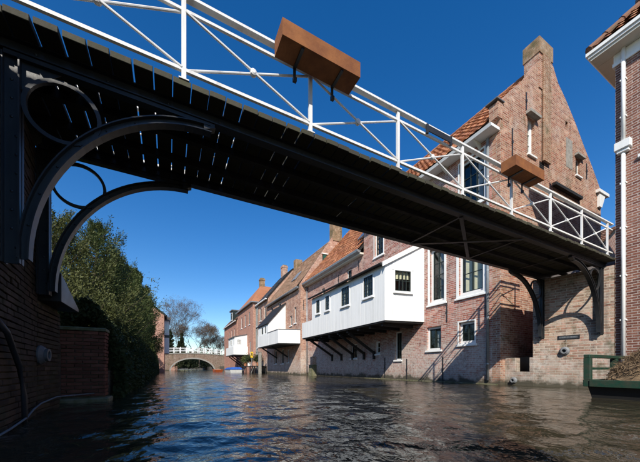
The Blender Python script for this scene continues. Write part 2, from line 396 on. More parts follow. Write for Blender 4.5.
def pantiles(name, P0, along, up, L, S, mat, parent, tw=.24, th=.34, nu=5, amp=.028):
    """wavy, stepped tile courses on the plane P0 + along*u + up*v"""
    P0 = Vector(P0); a = Vector(along).normalized(); u = Vector(up).normalized(); nrm = a.cross(u).normalized()
    if nrm.z < 0: nrm = -nrm
    cu = max(1, round(L / tw)); cv = max(1, round(S / th)); tw = L / cu; th = S / cv
    us = np.linspace(0, cu, cu * nu + 1); mb = MB(); mb.uv = []; vs = []
    rows = []
    for j in range(cv):
        rows += [(j, .0), (j, 1.0)]
    jig = rng.normal(0, .006, (cv, cu + 1))
    for (j, fr) in rows:
        for x in us:
            ph = x % 1.0
            hgt = amp * (.5 + .5 * math.cos(2 * math.pi * ph)) * (1 if ph < .5 else .9) + .04 * (1 - fr) + jig[j, min(int(x), cu)]
            vs.append(P0 + a * (x * tw) + u * ((j + fr) * th + jig[j, min(int(x), cu)]) + nrm * (hgt + .02))
            mb.uv.append((x - 1e-4 if x > 0 else 0, j + .5))
    n = len(us); fs = []
    for r in range(len(rows) - 1):
        for i in range(n - 1): fs.append((r * n + i, r * n + i + 1, (r + 1) * n + i + 1, (r + 1) * n + i))
    mb.v = [tuple(v) for v in vs]; mb.f = fs
    o = mb.build(name, mat, parent); o['kind'] = 'stuff'; return o

def roof_slab(P0, along, up, L, S, parent, mat, t=.12):
    P0 = Vector(P0); a = Vector(along).normalized() * L; u = Vector(up).normalized() * S; n = a.cross(u).normalized()
    if n.z < 0: n = -n
    m = MB(); m.prism([P0, P0 + a, P0 + a + u, P0 + u], -n * t); return m.build('roof', mat, parent)

def leaf_mesh(name, C, N, mat, parent, length, width, droop=0):
    """C (k,3) centres, N (k,3) directions: one bent quad each"""
    k = len(C); O = np.array(org(parent))
    N = N / np.linalg.norm(N, axis=1, keepdims=True)
    r = rng.normal(size=(k, 3)); T = np.cross(N, r); T /= np.linalg.norm(T, axis=1, keepdims=True) + 1e-9
    ln = length * rng.uniform(.6, 1.3, (k, 1)); wd = width * rng.uniform(.6, 1.3, (k, 1))
    a = C - N * ln * .5; b = C + N * ln * .5; b[:, 2] -= droop
    V = np.stack([a - T * wd * .25, C + T * -wd * .5, b, C + T * wd * .5], 1).reshape(-1, 3) - O
    me = bpy.data.meshes.new(name); me.vertices.add(4 * k); me.vertices.foreach_set('co', V.astype(np.float32).ravel())
    me.loops.add(4 * k); me.loops.foreach_set('vertex_index', np.arange(4 * k, dtype=np.int32))
    me.polygons.add(k); me.polygons.foreach_set('loop_start', np.arange(0, 4 * k, 4, dtype=np.int32))
    me.update(); me.validate(); me.materials.append(mat)
    o = bpy.data.objects.new(name, me); col.objects.link(o); adopt(o, parent); return o

# ------------------------------------------------------------------ ground and water
m = MB()
xs = [-900, -60, -1.62, -1.6, 11.3, 11.32, 60, 900]; zs = [1.0, 1.0, 1.0, -1.6, -1.6, 1.0, 1.0, 1.0]
ys = [-300, -40, 130, 170, 1500]
for y in ys:
    m.v += [(x, y, (z if y < 165 else 1.0)) for x, z in zip(xs, zs)]
for j in range(len(ys) - 1):
    for i in range(len(xs) - 1): m.f.append((j * 8 + i, j * 8 + i + 1, (j + 1) * 8 + i + 1, (j + 1) * 8 + i))
tag(m.build('ground', SOIL), kind='structure')

def water():
    mm, n, l, b = new_mat('canal_water'); P = pos(n)
    b.inputs['Base Color'].default_value = (.035, .030, .018, 1); b.inputs['Roughness'].default_value = .06
    b.inputs['IOR'].default_value = 1.333; b.inputs['Specular IOR Level'].default_value = .5
    mp = n.new('ShaderNodeMapping'); mp.inputs['Scale'].default_value = (1, .8, 1); l.new(P, mp.inputs[0])
    h1 = noise(n, l, mp.outputs[0], 2.2, 3, .5, .3); h2 = noise(n, l, mp.outputs[0], 8, 3, .55, .4); h3 = noise(n, l, mp.outputs[0], .5, 2)
    h = mth(n, l, 'ADD', mth(n, l, 'MULTIPLY', h1, 1.0), mth(n, l, 'MULTIPLY', h2, .3))
    h = mth(n, l, 'MULTIPLY', h, mrange(n, l, h3, .3, .7, .55, 1.1))
    bump(n, l, b, h, 1.0, .055)
    fa = np.concatenate([np.linspace(-70, 70, 560), np.linspace(72, 288, 60)]); fa = np.radians(fa + HEADING)
    rr = np.concatenate([np.linspace(.05, .7, 6), np.geomspace(.75, 30, 330), np.geomspace(31, 170, 60)])
    A, RR = np.meshgrid(fa, rr); X = RR * np.sin(A); Y = RR * np.cos(A); Z = np.zeros_like(X)
    g = np.gradient(rr)[:, None] * np.ones_like(A)
    for _ in range(70):
        lam = rng.uniform(.0, 1.0) ** 1.3 * .95 + .11; th = rng.normal(.5, .95) + math.pi * (rng.random() < .3)
        k = 2 * math.pi / lam; amp = .0019 * lam ** .75; ph = rng.uniform(0, 6.28)
        ax = k * (math.sin(th) * X + math.cos(th) * Y) + ph + .9 * np.sin(.7 * X + .5 * Y + ph)
        Z += amp * np.sin(ax) * np.clip(lam / (3.5 * g) - .6, 0, 1)
    na = len(fa); nr = len(rr); idx = np.arange(nr * na).reshape(nr, na); nx = np.roll(idx, -1, 1)
    q = np.stack([idx[:-1], nx[:-1], nx[1:], idx[1:]], -1).reshape(-1, 4)
    me = bpy.data.meshes.new('water'); V = np.stack([X, Y, Z], -1).reshape(-1, 3).astype(np.float32)
    me.vertices.add(len(V)); me.vertices.foreach_set('co', V.ravel()); me.loops.add(q.size); me.loops.foreach_set('vertex_index', q.ravel().astype(np.int32))
    me.polygons.add(len(q)); me.polygons.foreach_set('loop_start', np.arange(0, q.size, 4, dtype=np.int32)); me.update(); me.validate()
    me.shade_smooth(); me.materials.append(mm)
    o = bpy.data.objects.new('water', me); col.objects.link(o); o['kind'] = 'structure'
water()

# ------------------------------------------------------------------ footbridge
DZ0, DZ1, YA, YB = 3.60, 3.66, 3.41, 5.29
BR = thing('footbridge', (4.8, 4.35, 3.6), 'black steel footbridge with plank deck and white railings crossing the canal overhead', 'bridge')
pm = None; x = -1.6; i = 0
meshes = []
for v in range(5):                  # a few plank shapes shared by all planks
    b = MB(); hw = .0855 + random.uniform(-.003, .002); e = random.uniform(-.012, .012)
    b.box(-hw, hw, -.94 + e, .94 + random.uniform(-.02, .02), -.036, .03 + random.uniform(-.004, 0))
    o = b.build('plank', PLANK, None, bevel=.004); meshes.append(o.data); bpy.data.objects.remove(o)
while x < 11.05:
    o = bpy.data.objects.new('plank', random.choice(meshes)); col.objects.link(o); o.parent = BR
    o.location = Vector((x + .09, 4.35, 3.63 + random.uniform(-.003, .003))) - ORG[BR.name]; o.rotation_euler = (0, random.uniform(-.01, .01), random.uniform(-.002, .002))
    x += .171 + random.choice((.006, .009, .012, .016, .020))
def girder(y):
    m = MB(); m.box(-1.45, 11.2, y - .006, y + .006, 3.485, 3.585); m.box(-1.45, 11.2, y - .05, y + .05, 3.585, 3.597); m.box(-1.45, 11.2, y - .055, y + .055, 3.47, 3.485)
    g = m.build('girder', BLACKP, BR)
    q = MB()
    for k in range(22):
        xx = -1.1 + k * .55
        q.lathe((xx, y - .006, 3.535), (0, -1, 0), [(.014, 0), (.012, .006), (.004, .010)], 8)
    tag(q.build('rivets', BLACKP, g), kind='stuff')
girder(3.67); girder(5.03)
for y in (4.12, 4.60):
    m = MB(); m.box(-1.45, 11.2, y - .035, y + .035, 3.50, 3.596); m.build('joist', DARKW, BR)
xx = [-1.2 + 2.05 * k for k in range(7)]
for a, b in list(zip(xx[:-1], xx[1:]))[3:4]:
    m = MB(); m.bar((a, 3.69, 3.462), (b, 5.01, 3.462), .07, .010); m.build('cross_brace', BLACKP, BR)
    m = MB(); m.bar((b, 3.69, 3.448), (a, 5.01, 3.448), .07, .010); m.build('cross_brace', BLACKP, BR)
for a in xx[3:6]:
    m = MB(); m.bar((a, 3.68, 3.475), (a, 5.02, 3.475), .05, .009); m.build('cross_tie', BLACKP, BR)

def bracket(xw, d, y, z0=1.60, rx=1.63, ring=True):
    """spandrel bracket on a wall at xw, reaching in direction d"""
    X = lambda t: xw + d * t
    m = MB(); m.box(*sorted((X(.006), X(.13))), y - .008, y + .008, z0 - .05, 3.44)
    for t in (.006, .118): m.box(*sorted((X(t), X(t + .012))), y - .05, y + .05, z0 - .05, 3.44)
    up = m.build('bracket', BLACKP, BR)
    N = 26; pts = []
    for k in range(N + 1):
        th = (math.pi / 2) * k / N; pts.append((X(.15 + rx - rx * math.cos(th)), y, z0 + 1.80 * math.sin(th)))
    s = 1
    prof = [(-.042, -.05), (-.042, .05), (-.03, .05), (-.03, .007), (.03, .007), (.03, .05), (.042, .05), (.042, -.05), (.03, -.05), (.03, -.007), (-.03, -.007), (-.03, -.05)]
    m = MB(); m.sweep(pts, prof, (0, 1, 0)); m.build('arch_rib', BLACKP, up)
    m = MB(); m.bar((X(.02), y, 3.445), (X(1.82), y, 3.445), .085, .04); m.build('top_bar', BLACKP, up)
    m = MB(); m.prism([(X(1.70), y - .045, 3.37), (X(1.83), y - .045, 3.425), (X(1.70), y - .045, 3.425)], (0, .09, 0)); m.build('tip_plate', BLACKP, up)
    cx, cz, r = X(.43), 3.065, .285
    m = MB(); rg = [(cx + r * math.cos(2 * math.pi * k / 40), y, cz + r * math.sin(2 * math.pi * k / 40)) for k in range(41)]
    m.sweep(rg, [(-.018, -.018), (.018, -.018), (.018, .018), (-.018, .018)], (0, 1, 0)); m.build('ring', BLACKP, up)
    m = MB(); m.prism([(X(.12), y - .004, 3.43), (X(.42), y - .004, 3.43), (X(.12), y - .004, 3.16)], (0, .008, 0)); m.build('gusset', BLACKP, up)
    q = MB(); z = z0 + .1
    while z < 3.42:
        q.lathe((X(.065 + .03 * (int(z * 10) % 2)), y - .008, z), (0, -1, 0), [(.013, 0), (.011, .006), (.003, .01)], 7); z += .17
    for k in range(3, N, 3):
        p = pts[k]; q.lathe((p[0], y - .008, p[2]), (0, -1, 0), [(.012, 0), (.010, .006), (.003, .01)], 7)
    tag(q.build('rivets', BLACKP, up), kind='stuff')
bracket(-1.33, 1, 3.67); bracket(-1.50, 1, 5.03); bracket(10.94, -1, 3.67, rx=1.53); bracket(10.72, -1, 5.03, rx=1.53)

def railing(y, side):
    H = .92; zt = DZ1 + H; px = [-1.35 + 1.5 * k for k in range(8)] + [10.62]
    def piece(nm, m): return m.build(nm, RAILW, BR)
    for k, X in enumerate(px):
        m = MB(); m.box(X - .023, X + .023, y - .018, y + .018, DZ1 + .001, zt - .032); m.box(X - .05, X + .05, y - .035, y + .035, DZ1 - .0005, DZ1 + .012)
        piece('railing_post', m)
    m = MB(); m.box(-1.5, 10.92, y - .035, y + .035, zt - .03, zt); piece('top_rail', m)
    m = MB(); m.bar((-1.5, y, zt - .16), (10.92, y, zt - .16), .03, .03); piece('second_rail', m)
    m = MB(); m.bar((-1.5, y, DZ1 + .12), (10.92, y, DZ1 + .12), .034, .034); piece('bottom_rail', m)
    for a, b in zip(px[:-1], px[1:]):
        z0, z1 = DZ1 + .135, zt - .175
        for k, (za, zb, dy) in enumerate(((z0, z1, .012), (z1, z0, -.012))):
            m = MB(); m.tube([(a + .02, y + dy, za), (b - .02, y + dy, zb)], .0135, 8); piece('diagonal_bar', m)
        m = MB(); m.lathe(((a + b) / 2, y, (z0 + z1) / 2), (0, 1, 0), [(.02, -.032), (.038, -.022), (.042, 0), (.038, .022), (.02, .032)], 12); piece('boss', m)
railing(3.445, -1); railing(5.255, 1)

def planter(x0, x1, label):
    P = thing('hanging_planter', ((x0 + x1) / 2, 3.24, 4.34), label, 'planter', 'rusted planters hung on the railing')
    t = .006; y0, y1, z0, z1 = 3.10, 3.372, 4.34, 4.535
    m = MB(); m.box(x0, x1, y0, y0 + t, z0, z1); m.box(x0, x1, y1 - t, y1, z0, z1); m.box(x0, x0 + t, y0 + t, y1 - t, z0, z1); m.box(x1 - t, x1, y0 + t, y1 - t, z0, z1)
    m.box(x0 + t, x1 - t, y0 + t, y1 - t, z0, z0 + t); m.build('box', CORTEN, P)
    m = MB(); m.box(x0 + t, x1 - t, y0 + t, y1 - t, z1 - .05, z1 - .03); m.build('potting_soil', SOIL, P)
    for xx in (x0 + .26, x1 - .26):
        m = MB(); m.box(xx - .018, xx + .018, y1 + .002, y1 + .012, z0 - .17, z1 + .02); m.box(xx - .018, xx + .018, y0 + .02, y1 + .012, z0 - .018, z0 - .002)
        m.box(xx - .018, xx + .018, y1 + .012, y1 + .04, z1 - .02, z1 + .012); m.box(xx - .018, xx + .018, y1 + .03, y1 + .04, z1 - .02, z1 + .05); m.box(xx - .022, xx + .022, y1 - .02, y1 + .02, z0 - .18, z0 - .13); m.build('hanger', BLACKP, P)
planter(1.14, 2.20, 'rusted steel planter hung outside the railing above open sky, nearer the camera')
planter(5.68, 6.66, 'rusted steel planter hung outside the railing in front of the brick gable')
P = thing('planter_holder', (4.0, 3.39, 4.42), 'empty black steel planter holder on the railing between the two rusted planters', 'holder')
m = MB(); m.box(3.72, 4.30, 3.385, 3.40, 4.44, 4.535); m.build('plate', BLACKP, P)
for xx in (3.72, 4.28):
    m = MB(); m.box(xx - .012, xx + .03, 3.383, 3.409, 4.40, 4.548); m.build('hook', BLACKP, P)

# ------------------------------------------------------------------ left bank: bridge pier, garden wall, fittings
PI = thing('bridge_pier', (-1.6, 4.0, -.5), 'dark mossy brick bridge pier at the left edge beside the water', 'pier')
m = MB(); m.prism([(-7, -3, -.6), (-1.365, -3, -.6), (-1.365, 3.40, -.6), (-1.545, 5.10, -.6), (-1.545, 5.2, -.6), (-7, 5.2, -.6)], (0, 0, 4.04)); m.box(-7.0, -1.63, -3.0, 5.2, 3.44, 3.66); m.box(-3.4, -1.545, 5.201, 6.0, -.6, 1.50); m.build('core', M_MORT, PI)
def brick_face(F, s0, s1, z0, z1, parent, mat, depth=.03, limit=300, cam=Vector((0, 0, .6)), bl=.212, bh=.052, jt=.012):
    items = []; r = 0; z = z0
    while z + bh <= z1 + .001:
        s = s0 - (.5 * (bl + jt) if r % 2 else 0)
        while s < s1:
            a, b = max(s, s0), min(s + bl, s1)
            if b - a > .05: items.append((a, b, z))
            s += bl + jt
        z += bh + jt; r += 1
    vis = lambda it: (F.p((it[0] + it[1]) / 2, it[2]) - cam).length
    items.sort(key=vis)
    shared = {}
    for it in items[:limit]:
        key = (round(it[1] - it[0], 2), random.randrange(4))
        if key not in shared:
            L = it[1] - it[0]; m = MB(); j = lambda: random.uniform(-.004, .004)
            c = [(-L / 2 + j(), -.004), (L / 2 + j(), -.004), (L / 2 + j(), depth + j() * 1.5), (-L / 2 + j(), depth + j() * 1.5)]
            G = Frame((0, 0, 0), F.s, F.n); m.hexa([G.p(q, -bh / 2 + j() * .7, w_) for q, w_ in c], [G.p(q, bh / 2 + j() * .7, w_) for q, w_ in c])
            o = m.build('brick', mat, None, bevel=.004); shared[key] = o.data; bpy.data.objects.remove(o)
        o = bpy.data.objects.new('brick', shared[key]); col.objects.link(o); o.parent = parent
        o.location = F.p((it[0] + it[1]) / 2, it[2] + bh / 2, random.uniform(-.004, .003)) - org(parent)
    if items[limit:]:
        m = MB()
        for a, b, z in items[limit:]:
            F.box(m, a, b, z, z + bh, -.004, depth + random.uniform(-.006, .004))
        tag(m.build('brick_courses', mat, parent), kind='stuff')
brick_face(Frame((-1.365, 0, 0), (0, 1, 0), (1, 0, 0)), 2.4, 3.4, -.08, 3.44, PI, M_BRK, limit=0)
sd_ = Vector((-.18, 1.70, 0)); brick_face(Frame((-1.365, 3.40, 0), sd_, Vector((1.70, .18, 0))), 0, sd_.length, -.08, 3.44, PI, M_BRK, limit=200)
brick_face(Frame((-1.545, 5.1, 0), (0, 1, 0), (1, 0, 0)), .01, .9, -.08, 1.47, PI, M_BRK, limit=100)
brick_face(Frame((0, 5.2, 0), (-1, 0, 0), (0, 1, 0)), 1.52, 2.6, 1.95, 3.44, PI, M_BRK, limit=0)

NH = thing('added_shade_house', (-5, -1, -.4), 'added brick gabled house out of view behind the bridge pier, shading the left bracket', 'house')  # added out of view, roofline shaped to shade bracket but not railing
wall('gable_wall', Frame((-1.64, 0, 0), (0, 1, 0), (1, 0, 0)), [(-5.5, 3.67), (2.85, 3.67), (2.85, 3.95), (-1.3, 7.95), (-5.5, 3.95)], [], .3, B_DK, NH)
m = MB(); m.box(-9, -1.95, 2.55, 2.85, 3.67, 3.95); m.box(-9, -1.95, -5.5, -5.2, 3.67, 3.95); m.build('side_wall', B_DK, NH)
wall('back_wall', Frame((-9.3, 0, 0), (0, 1, 0), (-1, 0, 0)), [(-5.5, 1), (2.85, 1), (2.85, 3.95), (-1.3, 7.95), (-5.5, 3.95)], [], .29, B_DK, NH)
m = MB(); m.box(-9.3, -1.9, -5.5, -3.02, -.6, 3.66); m.build('base_wall', B_DK, NH)
for yy, s_ in ((2.93, -1), (-5.58, 1)):
    up = Vector((0, s_ * 4.21, 4.1)); roof_slab((-9.4, yy, 3.9), (1, 0, 0), up, 7.9, up.length, NH, DARKW); pantiles('pantiles', (-9.4, yy, 3.9), (1, 0, 0), up, 7.9, up.length, T_BR, NH, nu=3)

HD = thing('sloping_hood', (-1.6, 5.6, 1.5), 'dark sloping lead cap on the low buttress under the far bracket', 'hood')
m = MB(); m.prism([(-1.30, 5.203, 1.90), (-1.30, 6.08, 1.56), (-1.30, 6.08, 1.505), (-1.30, 5.203, 1.505)], (-2.1, 0, 0)); m.build('cover', BLACKP, HD, bevel=.006)
m = MB()
for yy in (5.45, 5.75): m.bar((-3.38, yy, 1.905 - (yy - 5.203) * .388 + .006), (-1.30, yy, 1.905 - (yy - 5.203) * .388 + .006), .03, .02)
m.build('lead_roll', BLACKP, HD)
def outlet(name, c, ax, label, r=.075, mat=GREYP):
    T = thing(name, c, label, 'drain pipe')
    m = MB(); m.lathe(c, ax, [(r * 1.5, 0), (r * 1.5, .02), (r * 1.15, .06), (r, .065), (r, .10), (r * .62, .10), (r * .6, .02)], 20); m.build('pipe_stub', mat, T, smooth=False)
    m = MB(); m.lathe(Vector(c) + Vector(ax) * .03, ax, [(r * .59, 0), (r * .59, .01)], 16); m.build('bore', TARRED, T)
outlet('drain_outlet', (-1.513, 5.16, .77), (1, 0, 0), 'grey drain outlet stub on the dark left pier', .085, LEAD)
m = MB(); m.tube([(-1.31, 3.50, 1.02), (-1.315, 3.72, .92), (-1.345, 4.05, .62), (-1.36, 4.22, .3), (-1.365, 4.25, -.1)], .026, 8); tag(m.build('hose', HOSE, None, True), 'thick black hose curving down the left pier into the water', 'hose')
m = MB(); m.tube([(-1.31, 3.4, -.01), (-1.32, 3.8, .02), (-1.35, 4.25, .06), (-1.43, 4.7, .10), (-1.48, 5.1, .13), (-1.46, 5.62, .17), (-1.15, 6.38, .15)], .011, 7); tag(m.build('rope', ROPE, None, True), 'pale blue rope slung low along the left pier', 'rope')

GW = thing('garden_wall', (-1.4, 6.6, -.4), 'dark red brick garden wall end standing between pier and hedge', 'wall')
m = MB(); m.box(-3.2, -1.03, 6.47, 6.75, -.5, 1.24); m.build('core', M_MORT, GW)
brick_face(Frame((0, 6.47, 0), (1, 0, 0), (0, -1, 0)), -2.1, -1.03, .1, 1.24, GW, M_BRK2)
brick_face(Frame((-1.03, 0, 0), (0, 1, 0), (1, 0, 0)), 6.44, 6.75, .1, 1.24, GW, M_BRK2)
m = MB(); m.box(-3.2, -.985, 6.42, 6.8, 1.25, 1.31); m.build('coping', MOSSY, GW, bevel=.01)
m = MB(); m.box(-1.9, -.93, 6.30, 6.80, -.5, .07); m.build('footing', MOSSY, GW, bevel=.02)
m = MB(); m.box(-1.9, -1.0, 6.81, 75.0, -.8, .55); tag(m.build('bank_wall', B_DK), 'low dark brick bank wall running under the ivy on the left', 'wall')

# ------------------------------------------------------------------ right bank: abutment, low wall, alley
AB = thing('bridge_abutment', (11.3, 4.4, -.5), 'weathered brick bridge abutment on the right below the deck', 'abutment')
m = MB(); m.prism([(10.98, 3.42, -.6), (24, 3.42, -.6), (24, 5.30, -.6), (10.68, 5.30, -.6)], (0, 0, 4.055)); m.build('wall', B_AB, AB)
m = MB(); m.box(11.26, 24, 3.42, 5.30, 3.456, 3.65); m.build('paving', PAVE, AB)
m = MB(); m.box(13.0, 24, 5.302, 6.19, -.6, 3.62); m.build('back_wall', B_AB, AB)
F = Frame((10.68, 5.302, 0), (0, 1, 0), (-1, 0, 0))
LW = thing('landing_wall', (11, 5.8, -.5), 'low brick landing wall with a notch beside the abutment', 'wall')
wall('wall', F, [(0, -.6), (.892, -.6), (.892, .95), (.56, .95), (.56, .47), (.10, .47), (.10, .95), (0, .95)], [], .3, B_AB, LW)
m = MB(); m.box(10.99, 12.99, 5.31, 6.19, -.6, .2); m.build('landing_floor', MOSSY, LW)
outlet('drain_outlet', (10.80, 4.48, 1.12), (-1, -.16, 0), 'grey drain outlet on the abutment under the name plate', .085)
outlet('drain_outlet', (10.68, 5.90, .17), (-1, 0, 0), 'grey drain outlet just above the water on the landing wall', .075)
NP = thing('name_plate', (10.81, 4.4, 1.53), 'small dark name plate with raised lettering on the abutment', 'sign')
FN = Frame((10.98, 3.42, 0), Vector((-.30, 1.88, 0)), Vector((-1.88, -.30, 0)))
m = MB(); FN.box(m, .72, 1.25, 1.475, 1.595, .001, .02); m.build('plate', BLACKP, NP, bevel=.004)
m = MB(); yy = 1.20
while yy > .78:
    wd = random.uniform(.012, .022); FN.box(m, yy - wd, yy, 1.51, 1.56, .0202, .024); yy -= wd + .012
m.build('lettering', ZINC, NP)

# ------------------------------------------------------------------ houses on the right bank
FX = lambda x: Frame((x, 0, 0), (0, 1, 0), (-1, 0, 0))     # wall facing the canal, s = Y
FY = lambda y: Frame((0, y, 0), (1, 0, 0), (0, -1, 0))     # wall facing the camera side, s = X
def anchors(parent, F, items):
    for s, z0, z1 in items:
        m = MB(); F.box(m, s - .02, s + .02, z0, z1, .001, .03); F.box(m, s - .03, s + .03, (z0 + z1) / 2 - .05, (z0 + z1) / 2 + .05, .002, .045)
        m.build('wall_anchor', BLACKP, parent)
def downpipe(parent, x, y, z0, z1, mat=ZINC, r=.045, face=(1, 0, 0)):
    m = MB(); m.tube([(x, y, z0), (x, y, z1)], r, 12); d = m.build('downpipe', mat, parent, smooth=True)
    z = z0 + .6
    while z < z1:
        m = MB(); m.lathe((x, y, z), (0, 0, 1), [(r + .008, -.02), (r + .008, .02)], 12); v = Vector(face); m.bar((x, y, z), Vector((x, y, z)) + v * (r + .06), .02, .02)
        m.build('pipe_clip', mat, d); z += 1.7
def chimney(parent, x0, x1, y0, y1, z0, z1, mat, cap=True):
    m = MB(); m.box(x0, x1, y0, y1, z0, z1); c = m.build('chimney', mat, parent)
    if cap:
        e = .05; m = MB(); m.box(x0 - e, x1 + e, y0 - e, y1 + e, z1 - .28, z1 - .12); m.build('chimney_band', mat, c)
        m = MB(); m.box(x0 + .06, x1 - .06, y0 + .06, y1 - .06, z1 + .001, z1 + .1); m.build('chimney_cap', MOSSY, c, bevel=.03)
    return c
def ridge_tiles(parent, p, q, mat):
    p, q = Vector(p), Vector(q); L = (q - p).length; d = (q - p) / L; n = max(2, int(L / .36)); m = MB()
    for k in range(n): m.tube([p + d * (L * k / n), p + d * (L * (k + 1.06) / n)], [.085, .10], 8)
    o = m.build('ridge_tiles', mat, parent); o['kind'] = 'stuff'
def gable_wall(parent, F, s0, s1, ez, rs, rz, holes, mat, name='gable_wall', zb=-.5):
    return wall(name, F, [(s0, zb), (s1, zb), (s1, ez), (rs, rz), (s0, ez)], holes, .3, mat, parent)

# House A : tall house with chimney gable
A = thing('tall_brick_house', (13, 10, -.4), 'tall salmon brick house with chimney on its gable, behind the footbridge', 'house')
XA = 10.4
hA = [(8.55, 9.32, 3.5, 5.85), (6.82, 7.86, 3.5, 5.85), (8.72, 9.50, 1.38, 2.42), (7.16, 7.85, 1.58, 2.42), (6.78, 7.82, 6.9, 8.75), (9.3, 10.3, 7.0, 8.75), (12.50, 13.28, 6.87, 8.3), (12.79, 13.23, 1.38, 2.1), (11.1, 11.6, 1.0, 2.45)]
FA = FX(XA)
wall('front_wall', FA, [(6.502, -.5), (13.998, -.5), (13.998, 9.02), (6.502, 9.02)], hA, .3, B_A, A)
FG = FY(6.2)
hG = [(12.12, 12.62, 8.75, 10.2), (15.0, 15.22, 10.85, 11.12), (15.9, 16.35, 9.1, 9.9), (12.95, 13.3, 8.45, 8.75)]
wall('gable_wall', FG, [(XA, -.5), (18.4, -.5), (18.4, 9.1), (17.5, 9.95), (16.69, 10.62), (15.9, 11.35), (15.05, 12.02), (14.4, 12.45), (14.0, 12.95), (13.8, 13.1), (12.87, 12.6), (12.3, 11.85), (11.6, 11.2), (11.0, 10.6), (XA + .1, 9.98), (XA, 9.98)], hG, .3, B_GABLE, A)
gable_wall(A, Frame((0, 14.3, 0), (1, 0, 0), (0, 1, 0)), XA, 18.4, 9.05, 13.4, 12.75, [], B_A, 'far_gable_wall')
m = MB(); m.box(18.1, 18.4, 6.502, 13.998, -.5, 9.02); m.build('back_wall', B_A, A)
up = Vector((13.4 - 9.93, 0, 12.86 - 9.12)); sl_ = up.length
roof_slab((9.93, 6.505, 9.12), (0, 1, 0), up, 7.85, sl_, A, DARKW); pantiles('pantiles', (9.93, 6.505, 9.12), (0, 1, 0), up, 7.85, sl_, T_OR, A)
up2 = Vector((13.4 - 18.6, 0, 12.86 - 9.0)); roof_slab((18.6, 6.505, 9.0), (0, 1, 0), up2, 7.85, up2.length, A, DARKW); pantiles('pantiles', (18.6, 6.505, 9.0), (0, 1, 0), up2, 7.85, up2.length, T_OR, A)
ridge_tiles(A, (13.4, 6.5, 12.92), (13.4, 14.35, 12.92), T_OR)
m = MB(); m.prism([(9.92, 6.22, 9.0), (10.398, 6.22, 9.0), (10.398, 6.22, 9.10), (9.88, 6.22, 9.10)], (0, 8.1, 0)); m.build('box_gutter', WHITE, A)
for y in (6.9, 8.4, 9.9, 11.4, 12.9):
    m = MB(); m.prism([(9.98, y, 8.998), (10.398, y, 8.998), (10.398, y, 8.76)], (0, .07, 0)); m.build('gutter_bracket', CREAM, A)
m = MB(); m.box(10.22, 10.5, 6.175, 6.50, 9.4, 9.93); m.build('kneeler', B_GABLE, A); m = MB(); m.box(10.12, 10.56, 6.14, 6.58, 9.985, 10.025); m.build('kneeler_cap', LEAD, A)
m = MB(); m.box(12.87, 13.82, 6.165, 6.72, 11.6, 12.95); c = m.build('chimney', B_GABLE, A); m = MB(); m.box(12.84, 13.85, 6.135, 6.75, 12.952, 13.55); m.box(12.9, 13.79, 6.19, 6.69, 13.552, 13.62); m.build('chimney_top', B_CH, c)

m = MB(); m.box(13.08, 13.62, 6.09, 6.163, 8.75, 12.93); m.build('chimney_breast', B_CH2, A, bevel=.01)
m = MB(); m.box(17.85, 18.9, 6.05, 14.2, 8.84, 8.98); m.build('box_gutter', WHITE, A); m = MB(); m.prism([(18.0, 6.10, 8.2), (18.25, 6.10, 8.2), (18.6, 6.10, 8.83), (18.0, 6.10, 8.83)], (0, .097, 0)); m.build('gutter_corbel', WHITE, A)
for (s0, s1, z0, z1), kw in zip(hA, (dict(nx=2, nz=4, fw=.1, curtain=[(.05, .55, .05, .95)], cm=LACE, surround=.10), dict(nx=2, nz=3, fw=.1, curtain=[(.08, .92, .06, .97)], surround=.10), dict(nx=2, nz=2, cm=LACE, curtain=[(.1, .5, .1, .9)], fw=.09), dict(nx=2, nz=2, fw=.09, surround=.05),
                            dict(nx=3, nz=3, fw=.09, curtain=[(.1, .4, .1, .95)], cm=LACE, surround=.06), dict(nx=3, nz=3, surround=.06), dict(nx=2, nz=4, surround=.05), dict(nx=1, nz=2, bm_=WHITE), dict(nx=2, nz=3))):
    window(FA, A, s0, s1, z0, z1, **kw)
W = window(FG, A, 12.12, 12.62, 8.75, 10.2, nx=1, nz=3, fw=.08, bm_=WHITE, recess=.12, cm=LACE, curtain=[(.1, .9, .1, .8)])
m = MB(); m.box(12.0, 12.74, 6.02, 6.197, 10.2, 10.30); m.build('lintel', STONE, A)
window(FG, A, 15.9, 16.35, 9.1, 9.9, nx=1, nz=2, fw=.06); m = MB(); m.box(15.8, 16.5, 6.06, 6.197, 9.91, 10.0); m.build('lintel', STONE, A)
m = MB(); m.box(14.99, 15.23, 6.28, 6.3, 10.84, 11.13); m.build('shutter', DARKW, A); m = MB(); m.box(12.94, 13.31, 6.25, 6.27, 8.44, 8.76); 
for k in range(4): m.bar((12.95, 6.21, 8.49 + k * .075), (13.3, 6.21, 8.49 + k * .075), .012, .05)
m.build('vent_louvre', DARKW, A)
m = MB(); m.box(15.05, 15.6, 6.19, 6.199, 9.2, 10.45); m.build('render_patch', STONE, A)
m = MB(); m.box(13.9, 16.2, 6.05, 6.197, 8.02, 8.14); m.build('timber_rail', DARKW, A)
anchors(A, FG, [(11.1, 8.3, 9.3), (12.0, 10.35, 11.0), (16.9, 9.2, 9.9)])
anchors(A, FA, [(8.42, 2.55, 3.4), (6.72, 2.45, 3.3), (12.37, .1, 1.15), (10.74, .05, 1.05), (8.62, .02, 1.08), (8.15, 6.2, 6.9)])
downpipe(A, 10.335, 6.62, .15, 8.95, ZINC, .05)
m = MB(); m.box(10.37, 10.398, 6.3, 14.2, -.4, .03); m.build('plinth', MOSSY, A)

